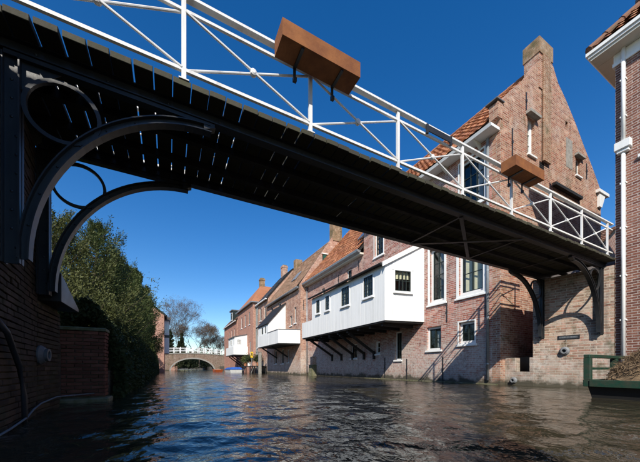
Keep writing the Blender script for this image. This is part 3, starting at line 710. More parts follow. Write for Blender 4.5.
# House B : low-eaved house behind the white hanging kitchen
B = thing('orange_roofed_house', (13, 18, -.4), 'brick house with orange pantile roof above the long white hanging kitchen', 'house')
hB = [(15.6, 16.2, 6.2, 7.0), (19.2, 19.7, 5.9, 6.6), (15.0, 15.7, 1.2, 2.1)]
wall('front_wall', FX(XA), [(14.302, -.5), (22.07, -.5), (22.07, 7.55), (14.302, 7.55)], hB, .3, B_B, B)
gable_wall(B, Frame((0, 22.37, 0), (1, 0, 0), (0, 1, 0)), XA, 19.2, 7.55, 14.8, 12.9, [], B_B, 'far_gable_wall')
m = MB(); m.box(18.9, 19.2, 14.302, 22.07, -.5, 7.55); m.build('back_wall', B_B, B)
up = Vector((14.8 - 10.05, 0, 13.2 - 7.65)); roof_slab((10.05, 14.31, 7.65), (0, 1, 0), up, 8.08, up.length, B, DARKW); pantiles('pantiles', (10.05, 14.31, 7.65), (0, 1, 0), up, 8.08, up.length, T_OR, B)
up = Vector((14.8 - 19.5, 0, 13.2 - 7.65)); roof_slab((19.5, 14.31, 7.65), (0, 1, 0), up, 8.08, up.length, B, DARKW); pantiles('pantiles', (19.5, 14.31, 7.65), (0, 1, 0), up, 8.08, up.length, T_OR, B, nu=3)
m = MB(); m.prism([(9.93, 14.31, 7.52), (10.12, 14.31, 7.46), (10.2, 14.31, 7.62), (9.9, 14.31, 7.64)], (0, 8.05, 0)); m.build('gutter', ZINC, B)
m = MB(); m.box(10.14, 10.398, 14.31, 22.3, 7.40, 7.50); m.build('eaves_board', CREAM, B)
for h in hB: window(FX(XA), B, *h, nx=2, nz=2, fw=.06)
anchors(B, FX(XA), [(17.2, 6.3, 7.0), (14.8, 6.6, 7.2), (20.8, 5.2, 6.0)])
downpipe(B, 10.33, 22.2, .2, 7.45, ZINC, .05)
# roof light seen on the orange slope
rl = Vector((10.05, 15.2, 7.65)) + up.normalized() * 0
u1 = Vector((14.8 - 10.05, 0, 13.2 - 7.65)).normalized(); nn = Vector((-u1.z, 0, u1.x))
m = MB(); p0 = Vector((10.05, 15.0, 7.65)) + u1 * 1.5 + nn * .1; m.prism([p0, p0 + Vector((0, .7, 0)), p0 + Vector((0, .7, 0)) + u1 * .9, p0 + u1 * .9], nn * .09); r_ = m.build('roof_light', ZINC, B)
m = MB(); p0 = p0 + nn * .092 + u1 * .07 + Vector((0, .07, 0)); m.prism([p0, p0 + Vector((0, .56, 0)), p0 + Vector((0, .56, 0)) + u1 * .76, p0 + u1 * .76], nn * .008); m.build('pane', GLASS, r_)

# hanging kitchen 1
def boards(F, s0, s1, zlo, zhi, holes, parent, mat=WHITE, pitch=.185, t=.022, gap=.005):
    """vertical boards; zhi may be a function of s"""
    n = max(1, round((s1 - s0) / pitch)); p = (s1 - s0) / n; zf = zhi if callable(zhi) else (lambda s: zhi); zl = zlo if callable(zlo) else (lambda s: zlo)
    for k in range(n):
        a, b = s0 + p * k + gap / 2, s0 + p * (k + 1) - gap / 2
        segs = [(None, None)]; cuts = sorted([(h[2], h[3]) for h in holes if h[0] - .01 < b and h[1] + .01 > a])
        lows = [None] + [c[1] for c in cuts]; highs = [c[0] for c in cuts] + [None]
        for lo, hi in zip(lows, highs):
            za0, za1 = (zl(a), zl(b)) if lo is None else (lo, lo); zb0, zb1 = (zf(a), zf(b)) if hi is None else (hi, hi)
            m = MB(); d = t + random.uniform(-.003, .003)
            m.hexa([F.p(a, za0, .0), F.p(b, za1, .0), F.p(b, za1, d), F.p(a, za0, d)], [F.p(a, zb0, .0), F.p(b, zb1, .0), F.p(b, zb1, d), F.p(a, zb0, d)])
            m.build('board', mat, parent)
K = thing('hanging_kitchen', (9.4, 14, 2.7), 'long white boarded hanging kitchen on black struts over the water', 'hanging kitchen', 'hanging kitchens over the canal')
KX = 8.47; KY0, KYU, KY1 = 10.07, 17.4, 19.0; KZ0, KZE, KZR, KZL = 2.73, 5.18, 6.27, 3.72
hK = [(10.85, 11.65, 3.95, 5.0), (12.85, 13.70, 3.92, 4.98), (14.98, 15.55, 4.02, 4.94), (16.2, 16.76, 4.04, 4.94)]
FK = FX(KX)
wall('wall', FK, [(KY0, KZ0), (KY1, KZ0), (KY1, KZL), (KYU, KZL), (KYU, KZE), (KY0, KZE)], hK, .08, WHITE, K)
boards(FK, KY0, KYU, KZ0 - .03, KZE - .01, hK, K); boards(FK, KYU + .002, KY1, KZ0 - .03, KZL, [], K)
ev = Vector((XA - KX, 9.66 - KY0, 0)); EL = ev.length; FE = Frame((KX, KY0, 0), ev, Vector((ev.y, -ev.x, 0)))
zt = lambda s: KZE + (KZR - KZE) * s / EL
hE = [(.42, 1.30, 3.98, 4.98)]
wall('end_wall', FE, [(.002, KZ0), (EL - .002, KZ0), (EL - .002, KZR), (.002, KZE)], hE, .08, WHITE, K)
boards(FE, -.02, EL, KZ0 - .03, lambda s: zt(s) - .01, hE, K)
FF = Frame((XA, KYU, 0), (-1, 0, 0), (0, 1, 0)); wall('far_end_wall', FF, [(.002, KZ0), (XA - KX - .082, KZ0), (XA - KX - .082, KZE), (.002, KZR)], [], .08, WHITE, K)
F2 = Frame((XA, KY1, 0), (-1, 0, 0), (0, 1, 0)); wall('far_end_wall', F2, [(.002, KZ0), (XA - KX - .082, KZ0), (XA - KX - .082, KZL), (.002, KZL)], [], .08, WHITE, K)
for h in hK: window(FK, K, *h, nx=4 if h[1] - h[0] > .7 else 2, nz=3, fw=.045, bw=.03, proud=.045, cm=LACE, curtain=[(.05, .3, .1, .9), (.7, .95, .1, .9)])
window(FE, K, *hE[0], nx=4, nz=2, fw=.045, bw=.035, proud=.045, curtain=[(.05, .95, .62, .95)], cm=CURT)
# roof of the kitchen
rs = Vector((XA - KX + .18, 0, KZR - KZE + .10)); P0 = Vector((KX - .18, KY0 - .02, KZE - .0))
m = MB(); n_ = Vector((-rs.z, 0, rs.x)).normalized(); a0 = Vector((KX - .18, KY0 + .02, KZE - .06)); a1 = Vector((KX - .18, KYU + .1, KZE - .06)); b1 = Vector((XA - .002, KYU + .1, KZR + .03)); b0 = Vector((XA - .002, 9.68, KZR + .03))
m.prism([a0, a1, b1, b0], n_ * .09); m.build('roof', LEAD, K)
m = MB(); m.prism([Vector((KX - .2, KY0 - .05, KZE - .16)), Vector((XA - .003, 9.60, KZR - .06)), Vector((XA - .003, 9.60, KZR + .16)), Vector((KX - .2, KY0 - .05, KZE + .04))], Vector((ev.y, -ev.x, 0)).normalized() * .035 * 1); m.build('barge_board', WHITE, K)
m = MB(); m.tube([(KX - .24, KY0, KZE - .02), (KX - .24, KYU + .1, KZE - .02)], .05, 10); m.build('gutter', DARKW, K)
m = MB(); m.prism([(KX - .02, KYU + .03, KZL + .002), (XA - .003, KYU + .03, KZL + .002), (XA - .003, KY1 + .03, KZL + .002), (KX - .02, KY1 + .03, KZL + .002)], (0, 0, .04)); m.build('balcony_cap', WHITE, K)
m = MB(); m.prism([(KX + .01, KY0 + .02, KZ0 - .10), (XA - .003, 9.70, KZ0 - .10), (XA - .003, KY1 - .02, KZ0 - .10), (KX + .01, KY1 - .02, KZ0 - .10)], (0, 0, .095)); m.build('floor', DARKW, K)
for y in (10.4, 11.3, 12.3, 13.3, 14.3, 15.3, 16.3, 17.3, 18.6):
    m = MB(); m.box(KX + .1, XA - .003, y - .06, y + .06, KZ0 - .24, KZ0 - .102); m.build('joist', DARKW, K)
for y in (13.25, 14.2, 15.4, 16.75, 18.0):
    m = MB(); m.bar((KX + .18, y, KZ0 - .26), (XA - .01, y, 1.42), .10, .13); m.build('strut', DARKW, K)
    m = MB(); m.box(XA - .12, XA - .003, y - .06, y + .06, 1.1, 1.55); m.build('strut_foot', DARKW, K)

BT = thing('mossy_buttress', (10.2, 20.9, -.4), 'small mossy brick buttress standing in the water below the pink brick wall', 'buttress')
m = MB(); m.hexa([(9.95, 20.5, -.5), (10.39, 20.5, -.5), (10.39, 21.2, -.5), (9.95, 21.2, -.5)], [(10.0, 20.55, .85), (10.39, 20.55, .85), (10.39, 21.15, .85), (10.0, 21.15, .85)]); m.build('base', MOSSY, BT)
m = MB(); m.box(10.1, 10.39, 20.62, 21.1, .852, 1.5); m.build('upper_block', B_AB, BT)

# House C
Cc = thing('tan_roofed_house', (13, 27, -.4), 'orange brick house with tan pantile roof and two chimneys', 'house')
XC = 9.83; gC = [(11.9, 12.35, 9.75, 10.5)]
hC = [(24.3, 24.8, 4.4, 5.3), (25.0, 25.5, 1.1, 2.3), (27.2, 27.9, 6.0, 7.1), (29.6, 30.3, 6.0, 7.1), (23.3, 23.8, 4.5, 5.9), (26.4, 27.2, 1.0, 2.4), (28.4, 29.2, 1.0, 2.4)]
FC = FX(XC)
wall('front_wall', FC, [(22.702, -.5), (31.5, -.5), (31.5, 7.4), (22.702, 7.4)], hC, .3, B_C, Cc)
FCG = FY(22.4)
wall('gable_wall', FCG, [(XC, -.5), (17.2, -.5), (17.2, 7.4), (13.9, 12.2), (12.95, 12.2), (XC, 7.65)], gC, .3, B_C, Cc)
gable_wall(Cc, Frame((0, 31.8, 0), (1, 0, 0), (0, 1, 0)), XC, 17.2, 7.35, 13.4, 12.0, [], B_C, 'far_gable_wall')
m = MB(); m.box(16.9, 17.2, 22.702, 31.5, -.5, 7.4); m.build('back_wall', B_C, Cc)
for x0, x1 in ((9.6, 13.4), (17.4, 13.4)):
    up = Vector((x1 - x0, 0, 12.3 - 7.4)); roof_slab((x0, 22.71, 7.4), (0, 1, 0), up, 9.1, up.length, Cc, DARKW); pantiles('pantiles', (x0, 22.71, 7.4), (0, 1, 0), up, 9.1, up.length, T_TAN, Cc, nu=4)
ridge_tiles(Cc, (13.4, 22.7, 12.36), (13.4, 31.8, 12.36), T_TAN)
chimney(Cc, 12.92, 13.85, 22.34, 22.95, 11.9, 13.75, B_CH, False); chimney(Cc, 12.9, 13.7, 30.7, 31.4, 11.5, 13.0, B_CH, False)
m = MB(); m.prism([(9.5, 22.5, 7.33), (9.66, 22.5, 7.28), (9.7, 22.5, 7.40), (9.48, 22.5, 7.42)], (0, 9.2, 0)); m.build('gutter', ZINC, Cc)
for h in hC: window(FC, Cc, *h, nx=2, nz=3, fw=.07)
window(FCG, Cc, *gC[0], nx=1, nz=2, fm=SHUT, sill=None); m = MB(); m.box(11.82, 12.43, 22.3, 22.397, 10.5, 10.58); m.build('lintel', WHITE, Cc); m = MB(); m.box(11.96, 12.3, 22.36, 22.396, 9.76, 10.49); m.build('shutter', SHUT, Cc)
anchors(Cc, FCG, [(10.1, 5.5, 6.3), (10.2, 3.2, 4.0)])
m = MB(); p0 = Vector((9.6, 25.6, 7.4)); u1 = Vector((3.8, 0, 4.9)).normalized(); nn = Vector((-u1.z, 0, u1.x)); p0 = p0 + u1 * 1.9 + nn * .1
m.prism([p0, p0 + Vector((0, .9, 0)), p0 + Vector((0, .9, 0)) + u1 * 1.1, p0 + u1 * 1.1], nn * .08); m.build('roof_light', ZINC, Cc)

# hanging kitchen 2: balcony with lean-to
K2 = thing('hanging_kitchen', (9, 26.5, 2.7), 'white hanging kitchen with pointed lean-to and open balcony in front', 'hanging kitchen', 'hanging kitchens over the canal')
X2 = 8.1; FB = FX(X2); Z0, Z1 = 2.68, 3.78
wall('balcony_wall', FB, [(22.97, Z0), (29.2, Z0), (29.2, Z1), (22.97, Z1)], [], .07, WHITE, K2); boards(FB, 22.97, 29.2, Z0 - .02, Z1, [], K2, pitch=.22)
ev2 = Vector((XC - X2, 22.45 - 22.97, 0)); FE2 = Frame((X2, 22.97, 0), ev2, Vector((ev2.y, -ev2.x, 0)))
wall('balcony_end', FE2, [(.002, Z0), (ev2.length - .01, Z0), (ev2.length - .01, Z1), (.002, Z1)], [], .07, WHITE, K2); boards(FE2, -.02, ev2.length - .01, Z0 - .02, Z1, [], K2, pitch=.22)
m = MB(); m.prism([(X2 - .05, 22.92, Z1 + .002), (XC - .003, 22.40, Z1 + .002), (XC - .003, 22.56, Z1 + .002), (X2 + .1, 23.08, Z1 + .002)], (0, 0, .05)); m.box(X2 - .05, X2 + .1, 23.085, 26.0, Z1 + .003, Z1 + .05); m.build('balcony_cap', LEAD, K2)
m = MB(); m.prism([(X2 + .01, 22.99, Z0 - .1), (XC - .003, 22.5, Z0 - .1), (XC - .003, 29.18, Z0 - .1), (X2 + .01, 29.18, Z0 - .1)], (0, 0, .16)); m.build('floor', DARKW, K2)
FS = FY(25.9); h2 = [(27.3, 28.1, 3.75, 4.5)]
wall('lean_to_front', FX(X2 + .03), [(25.97, Z1 - .2), (29.2, Z1 - .2), (29.2, 4.75), (25.97, 4.75)], [(26.6, 27.0, 3.82, 4.55), (27.5, 28.1, 3.82, 4.55)], .06, WHITE, K2)
for h in ((26.6, 27.0, 3.82, 4.55), (27.5, 28.1, 3.82, 4.55)): window(FX(X2 + .03), K2, *h, nx=2, nz=2, fw=.04, recess=.01, sill=None)
wall('lean_to_end', FS, [(X2 + .03, Z1 - .3), (XC - .003, Z1 - .3), (XC - .003, 6.7), (X2 + .03, 4.75)], [], .06, WHITE, K2); boards(FS, X2 + .03, XC - .003, Z1 - .3, lambda s: 4.75 + (s - X2 - .03) * 1.95 / (XC - X2 - .03) - .01, [], K2, pitch=.21)
up = Vector((XC - X2 + .2, 0, 2.2)); roof_slab((X2 - .1, 25.8, 4.66), (0, 1, 0), Vector((XC - X2 + .1, 0, 2.1)), 3.9, 2.76, K2, DARKW, .07)
wall('lean_to_back', Frame((0, 29.2, 0), (1, 0, 0), (0, 1, 0)), [(X2 + .1, Z0), (XC - .003, Z0), (XC - .003, 6.6), (X2 + .1, 4.7)], [], .05, WHITE, K2)
for y in (25.3, 28.3):
    m = MB(); m.bar((X2 + .2, y, Z0 - .14), (XC - .01, y, 1.6), .1, .12); m.build('strut', DARKW, K2)

# House D, recessed infill, House E, House F
def plain_house(name, loc, label, x, y0, y1, ez, rx, rz, bx, bm_, tm, holes, over=.22):
    H = thing(name, loc, label, 'house'); F_ = FX(x)
    wall('front_wall', F_, [(y0 + .302, -.5), (y1 - .302, -.5), (y1 - .302, ez), (y0 + .302, ez)], holes, .3, bm_, H)
    gable_wall(H, FY(y0), x, bx, ez, rx, rz - .1, [], bm_); gable_wall(H, Frame((0, y1, 0), (1, 0, 0), (0, 1, 0)), x, bx, ez, rx, rz - .1, [], bm_, 'far_gable_wall')
    m = MB(); m.box(bx - .3, bx, y0 + .302, y1 - .302, -.5, ez); m.build('back_wall', bm_, H)
    for a in (x - over, bx + over):
        up = Vector((rx - a, 0, rz - ez)); roof_slab((a, y0 - .02, ez), (0, 1, 0), up, y1 - y0 + .04, up.length, H, DARKW); pantiles('roof_tiles', (a, y0 - .02, ez), (0, 1, 0), up, y1 - y0 + .04, up.length, tm, H, nu=3, amp=.028 if tm is not T_SL else .0)
    m = MB(); m.box(x - over - .1, x - over + .06, y0, y1, ez - .1, ez + .01); m.build('gutter', WHITE, H)
    for h in holes: window(F_, H, *h, nx=2, nz=3, fw=.09, recess=.06)
    return H
XD = 10.0
D = plain_house('slate_roofed_house', (13, 34, -.4), 'brick house with dark slate roof and one chimney, between tan and red roofs', XD, 31.85, 36.1, 8.45, 13.0, 12.3, 16.5, B_C, T_SL,
                [(32.5, 33.3, 6.3, 7.9), (34.5, 35.3, 6.3, 7.9), (33.4, 34.2, 3.6, 5.3)])
chimney(D, 12.75, 13.4, 34.6, 35.3, 11.8, 13.5, B_C, True)
Dr = thing('rendered_infill', (11, 37.2, -.4), 'narrow pale grey rendered house front between slate and red roofed houses', 'house')
m = MB(); m.box(10.35, 15, 36.11, 38.4, -.5, 8.6); m.build('wall', RAWP, Dr); m = MB(); m.box(10.2, 15, 36.12, 38.39, 8.602, 8.75); m.build('roof', LEAD, Dr)
window(FX(10.35), Dr, 36.8, 37.6, 6.0, 7.6, nx=2, nz=3, proud=.05, recess=.0); window(FX(10.35), Dr, 36.8, 37.6, 3.2, 4.8, nx=2, nz=3, proud=.05, recess=.0)
Eh = thing('red_roofed_house', (13, 43, -.4), 'brick house with red hipped roof and chimney beyond the slate roof', 'house')
hE_ = [(40.0, 40.8, 6.6, 8.3), (42.4, 43.2, 6.6, 8.3), (44.8, 45.6, 6.6, 8.3), (39.6, 40.3, 2.2, 4.2)]
wall('front_wall', FX(XD), [(38.702, -.5), (47.7, -.5), (47.7, 9.35), (38.702, 9.35)], hE_, .3, B_E, Eh)
wall('side_wall', FY(38.4), [(XD, -.5), (18, -.5), (18, 9.35), (XD, 9.35)], [], .3, B_E, Eh); wall('far_side_wall', Frame((0, 48, 0), (1, 0, 0), (0, 1, 0)), [(XD, -.5), (18, -.5), (18, 9.35), (XD, 9.35)], [], .3, B_E, Eh)
for h in hE_: window(FX(XD), Eh, *h, nx=2, nz=3, fw=.1, recess=.06)
e0, e1, x0, zr = 38.2, 48.2, XD - .25, 13.0; ap = Vector((12.4, 43.2, zr)); bk = Vector((18.2, 43.2, zr))
m = MB(); m.add([(x0, e0, 9.4), (x0, e1, 9.4), ap, bk, (18.2, e0, 9.4), (18.2, e1, 9.4)], [(0, 1, 2), (0, 2, 3, 4), (1, 5, 3, 2), (4, 3, 5), (0, 4, 5, 1)]); m.uv = None
rf = m.build('roof', T_RED, Eh)
m = MB(); m.box(x0 - .08, x0 + .1, e0, e1, 9.28, 9.42); m.box(x0 + .1, 18, e0 - .08, e0 + .1, 9.28, 9.42); m.build('gutter', ZINC, Eh)
chimney(Eh, 12.3, 13.0, 43.0, 43.7, 12.3, 14.1, B_CH, True)
Fh = plain_house('far_brick_house', (13, 54, -.4), 'farthest brick house on the right with a boxy dormer, near the arched bridge', XD - .1, 48.2, 60, 8.3, 13, 12.0, 17, B_E, T_BR,
                 [(49.6, 50.4, 5.6, 7.2), (52, 52.8, 5.6, 7.2), (54.5, 55.3, 5.6, 7.2)])
m = MB(); m.box(9.9, 12.5, 51.5, 53.6, 8.4, 10.5); d_ = m.build('dormer', SASH, Fh); m = MB(); m.box(9.7, 12.6, 51.4, 53.7, 10.502, 10.65); m.build('dormer_roof', LEAD, d_); window(FX(9.9), Fh, 51.9, 53.2, 8.9, 10.2, nx=2, nz=2, proud=.05)
K3 = thing('hanging_kitchen', (9, 43.5, 2.5), 'small far white hanging kitchen above the blue boat', 'hanging kitchen', 'hanging kitchens over the canal')
m = MB(); m.box(8.0, 9.998, 41.2, 47.0, 2.46, 3.6); m.build('base_box', WHITE, K3); m = MB(); m.prism([(8.25, 41.7, 3.602), (9.998, 41.7, 3.602), (9.998, 41.7, 5.35), (8.25, 41.7, 4.95)], (0, 4.6, 0)); m.build('upper_box', WHITE, K3)
m = MB(); m.prism([(8.1, 41.6, 4.93), (9.998, 41.6, 5.36), (9.998, 41.6, 5.44), (8.1, 41.6, 5.01)], (0, 4.8, 0)); m.build('roof', LEAD, K3); m = MB(); m.box(7.95, 9.998, 41.15, 47.05, 2.36, 2.455); m.build('floor', DARKW, K3)
window(FY(41.7), K3, 8.6, 9.15, 3.95, 4.6, nx=2, nz=2, proud=.04, sill=None, fw=.04); window(FX(8.25), K3, 43.5, 44.4, 3.9, 4.6, nx=2, nz=2, proud=.04, sill=None, fw=.04)
for y in (42, 44, 46):
    m = MB(); m.bar((8.3, y, 2.3), (9.99, y, 1.0), .14, .14); m.build('strut', DARKW, K3)

# building R at the right edge
Rb = thing('red_brown_house', (15, -1, -.4), 'dark red brown brick house with white cornice at the right edge', 'house')
XR = 11.0; YR = 3.40
wall('front_wall', FX(XR), [(-8, -.5), (YR - .302, -.5), (YR - .302, 9.28), (-8, 9.28)], [(1.75, 2.9, 6.2, 8.5), (-1.5, -.3, 6.2, 8.5)], .3, B_R, Rb)
wall('side_wall', Frame((0, YR, 0), (1, 0, 0), (0, 1, 0)), [(XR, -.5), (20, -.5), (20, 9.28), (XR, 9.28)], [], .3, B_R, Rb)
m = MB(); m.box(19.7, 20, -8, YR - .302, -.5, 9.28); m.box(XR + .302, 19.69, -8, -7.7, -.5, 9.28); m.build('back_wall', B_R, Rb)
for h in ((1.75, 2.9, 6.2, 8.5), (-1.5, -.3, 6.2, 8.5)): window(FX(XR), Rb, *h, nx=2, nz=3, fw=.09)
def ring_mould(x, y, o, z0, z1, nm, mat):
    m = MB(); m.box(x - o, x - .002, -8, y + o, z0, z1); m.box(x - .001, 20, y + .002, y + o, z0, z1); return m.build(nm, mat, Rb, bevel=.006)
ring_mould(XR, YR, .05, 8.92, 9.02, 'frieze_mould', WHITE); ring_mould(XR, YR, .03, 9.022, 9.26, 'frieze', WHITE); ring_mould(XR, YR, .40, 9.262, 9.33, 'soffit', CREAM); ring_mould(XR, YR, .44, 9.332, 9.40, 'cornice', WHITE); ring_mould(XR, YR, .48, 9.402, 9.50, 'gutter', WHITE)
hp = 1.12; e = .42; L = 4.2
m = MB(); m.add([(XR - e, YR + e, 9.51), (XR - e, -8.4, 9.51), (XR - e + L, -8.4 + L, 9.51 + L * hp), (XR - e + L, YR + e - L, 9.51 + L * hp), (20.4, YR + e, 9.51), (20.4, -8.4, 9.51), (20.4 - L, YR + e - L, 9.51 + L * hp), (20.4 - L, -8.4 + L, 9.51 + L * hp)],
                [(0, 1, 2, 3), (0, 3, 6, 4), (4, 6, 7, 5), (5, 7, 2, 1), (2, 7, 6, 3), (0, 4, 5, 1)]); m.build('roof', T_BR, Rb)
def hip_tiles():                    # tile courses on the canal side, cut along the hip
    m = MB(); m.uv = []; tw, th = .24, .30; u = Vector((1, 0, hp)).normalized(); nrm = Vector((-hp, 0, 1)).normalized(); P = Vector((XR - e, YR + e, 9.51)); S = L * math.sqrt(1 + hp * hp)
    cv = int(S / th)
    for j in range(cv):
        inset = j * th / math.sqrt(1 + hp * hp) + .1; n = int((11 - 2 * inset) / tw)
        for k in range(n):
            ys_ = inset + k * tw; base = len(m.v); seg = 5
            for fr in (0, 1.08):
                for q in range(seg + 1):
                    a = q / seg; hgt = .03 * (.5 + .5 * math.cos(2 * math.pi * a)) + .05 * (1 - fr * .8) + .012
                    p = P + Vector((0, -(ys_ + a * tw), 0)) + u * ((j + fr) * th) + nrm * hgt; m.v.append(tuple(p)); m.uv.append((k + .5, j + .5))
            for q in range(seg): m.f.append((base + q, base + q + 1, base + seg + 1 + q + 1, base + seg + 1 + q))
    o = m.build('pantiles', T_OR, Rb); o['kind'] = 'stuff'
    m = MB(); p = Vector((XR - e, YR + e, 9.57)); q = Vector((XR - e + L, YR + e - L, 9.57 + L * hp)); n = 16
    for k in range(n): m.tube([p.lerp(q, k / n), p.lerp(q, (k + 1.1) / n)], [.12, .095], 8)
    o = m.build('hip_ridge_tiles', T_BR, Rb); o['kind'] = 'stuff'
hip_tiles()
m = MB(); m.lathe((11.55, 3.0, 10.2), (0, 0, 1), [(.10, 0), (.10, .42), (.16, .46), (.16, .56), (.11, .62), (.12, .9), (.05, .96)], 16); m.build('roof_vent', LEAD, Rb)
dp = MB(); dp.tube([(10.93, 3.22, 6.75), (10.93, 3.22, 9.28)], .045, 12); d1 = dp.build('downpipe', WHITE, Rb, True)
m = MB(); m.box(10.82, 10.998, 3.06, 3.38, 6.50, 6.72); m.box(10.86, 10.998, 3.10, 3.34, 6.42, 6.5); m.build('pipe_hopper', WHITE, Rb, bevel=.012)
m = MB(); m.tube([(10.93, 3.22, .3), (10.93, 3.22, 6.45)], .045, 12); m.build('downpipe', WHITE, Rb, True)
for z in (8.4, 7.4, 5.6, 4.4, 3.1, 1.9):
    m = MB(); m.box(10.90, 10.999, 3.16, 3.28, z - .02, z + .02); m.build('pipe_clip', WHITE, Rb)

# outbuilding beyond the alley
G = plain_house('alley_outbuilding', (22, 9, -.4), 'low dark roofed building at the end of the alley beside the tall gable', 19.2, 6.8, 13, 6.2, 22.5, 8.6, 26, B_R, T_BR, [])

# ------------------------------------------------------------------ green barge with reed heap
BG = thing('green_barge', (8.6, 1.7, 0), 'dark hulled work barge with green railing frame at the right edge', 'boat')
hull = [(7.45, 2.85), (10.55, 2.85), (10.75, 2.3), (10.75, -.6), (7.45, -.6)]
m = MB(); m.hexa([Vector((x + (.12 if x < 8 else -.12), y - (.12 if y > 2.5 else 0), -.35)) for x, y in hull], [Vector((x, y, .24)) for x, y in hull]); m.build('hull', TARRED, BG)
m = MB(); m.hexa([Vector((x, y, .241)) for x, y in hull], [Vector((x, y, .27)) for x, y in hull]); m.build('deck', DARKW, BG)
m = MB(); m.box(7.38, 10.6, 2.80, 2.90, .22, .36); m.build('gunwale', GREENP, BG, bevel=.008); m = MB(); m.box(7.36, 7.46, -.6, 2.795, .22, .36); m.build('gunwale', GREENP, BG, bevel=.008)
for x, y in ((7.44, 2.84), (8.7, 2.84), (10.0, 2.84)):
    m = MB(); m.box(x - .055, x + .055, y - .055, y + .055, .362, .80); m.build('railing_post', GREENP, BG, bevel=.006)
m = MB(); m.box(7.38, 10.05, 2.79, 2.89, .802, .87); m.build('top_rail', GREENP, BG, bevel=.006); m = MB(); m.box(7.50, 9.94, 2.82, 2.86, .56, .61); m.build('middle_rail', GREENP, BG)
def heap():
    T = thing('reed_heap', (9.1, 1.4, .27), 'heap of dry brown cut reed piled on the green barge', 'reed heap')
    hf = lambda x, y: max(0, 1.02 * (1 - ((x - 9.05) / 1.56) ** 2) ** .33 * (1 - ((y - 1.0) / 1.62) ** 2) ** .33) if abs(x - 9.05) < 1.56 and abs(y - 1.0) < 1.62 else 0
    m = MB(); nx, ny = 26, 26
    gx = np.linspace(7.47, 10.62, nx); gy = np.linspace(-.58, 2.66, ny)
    for j in range(ny):
        for i in range(nx): m.v.append((gx[i], gy[j], .272 + hf(gx[i], gy[j]) * (.8 + .25 * math.sin(i * 1.7 + j) * math.cos(j * 1.3))))
    for j in range(ny - 1):
        for i in range(nx - 1): m.f.append((j * nx + i, j * nx + i + 1, (j + 1) * nx + i + 1, (j + 1) * nx + i))
    m.build('mound', STRAW, T, True)
    k = 16000; X = rng.uniform(7.48, 10.6, k); Y = rng.uniform(-.5, 2.64, k); Z = np.array([.272 + hf(a, b) for a, b in zip(X, Y)])
    C = np.stack([X, Y, Z * rng.uniform(.93, 1.05, k)], 1)[Z > .3]; N = np.stack([rng.normal(-.6, .8, len(C)), rng.normal(0, .8, len(C)), rng.normal(-.25, .4, len(C))], 1)
    o = leaf_mesh('reed_stalks', C, N, STRAW, T, .26, .011, .03); o['kind'] = 'stuff'
    m = MB(); pts = []
    m.box(7.9, 8.5, 2.2, 2.7, .28, .56); m.build('plastic_sheet', RAWP, T, bevel=.06)
heap()
for o in (bpy.data.objects['green_barge'], bpy.data.objects['reed_heap']): o.location += Vector((.13, -.09, 0))

# ------------------------------------------------------------------ trees and hedge on the left bank
def conifer(x, y, h, r, mat, label, n=150, per=420, z0=1.0, leaf=(.10, .026), name='conifer_tree', group='evergreen trees on the left bank', sharp=.6, base=.0):
    T = thing(name, (x, y, z0), label, 'tree', group)
    m = MB(); pts = [(x + .06 * math.sin(q * 2), y + .05 * math.cos(q * 3), z0 - .2 + (h - z0 - .3) * q / 8) for q in range(9)]
    m.tube(pts, [.16 * (h / 6) * (1 - q / 9) + .015 for q in range(9)], 8)
    tr = m.build('trunk', BARK, T, True)
    Cs, Ns = [], []; mb = MB()
    for b in range(n):
        t = base + (1 - base) * (b + rng.random()) / n; az = b * 2.4 + rng.normal(0, .3)
        zz = z0 + .1 + (h - z0 - .15) * t
        prof = (1 - t) ** sharp * (1.0 if t > .18 else .72 + t * 1.55)
        R_ = r * max(.10, prof) * (rng.uniform(.5, .9) if rng.random() < .62 else rng.uniform(1.0, 1.55))
        d = np.array([math.cos(az), math.sin(az), rng.uniform(.3, 1.0)])
        o_ = np.array([x, y, zz - R_ * .25])
        if R_ > .4: mb.tube([tuple(o_), tuple(o_ + d * R_ * .5 * np.array([1, 1, .6])), tuple(o_ + d * R_ * .9 * np.array([1, 1, .9]))], [.03, .018, .006], 4)
        side = np.cross(d, [0, 0, 1]); side /= np.linalg.norm(side)
        # each limb carries a flat feathery spray: side shoots get shorter towards the tip
        k = max(50, int(per * min(1.3, .35 + R_ / r))); s_ = rng.uniform(.22, 1.05, k) ** .75
        wd = (.36 * R_ + .10) * (1.1 - s_) + .03; lat = rng.normal(0, .6, k) * wd
        c = o_ + d[None] * (R_ * s_)[:, None] * np.stack([np.ones(k), np.ones(k), .45 + .5 * s_], 1) + side[None] * lat[:, None]
        c[:, 2] += rng.normal(0, .06 + .09 * R_, k) - .25 * np.abs(lat); c += rng.normal(0, .03, (k, 3))
        nn = d[None] * .9 + side[None] * np.sign(lat)[:, None] * .7 + rng.normal(0, .45, (k, 3)) + np.array([0, 0, .25]); Cs.append(c); Ns.append(nn)
    if mb.v: mb.build('branches', BARK, T)
    cr = leaf_mesh('crown', np.concatenate(Cs), np.concatenate(Ns), mat, T, *leaf); return T
conifer(-3.2, 11.8, 5.3, 2.1, LEAF2, 'olive green bushy evergreen tree directly behind the bridge bracket', n=100, sharp=.45)
conifer(-2.5, 14.2, 6.3, 2.0, LEAF1, 'tallest looking dark conifer, its pointed top right of the bracket', n=130)
conifer(-2.4, 18.4, 6.6, 1.8, LEAF1, 'dark conifer next right of the tallest one on the left bank', n=130)
conifer(-2.4, 22.8, 7.3, 1.8, LEAF1, 'broad dark conifer between two lower ones on the left bank', n=130, leaf=(.15, .045))
conifer(-2.35, 27.5, 8.5, 1.7, LEAF1, 'dark conifer standing just left of the red house on the bank', n=130, leaf=(.17, .05))
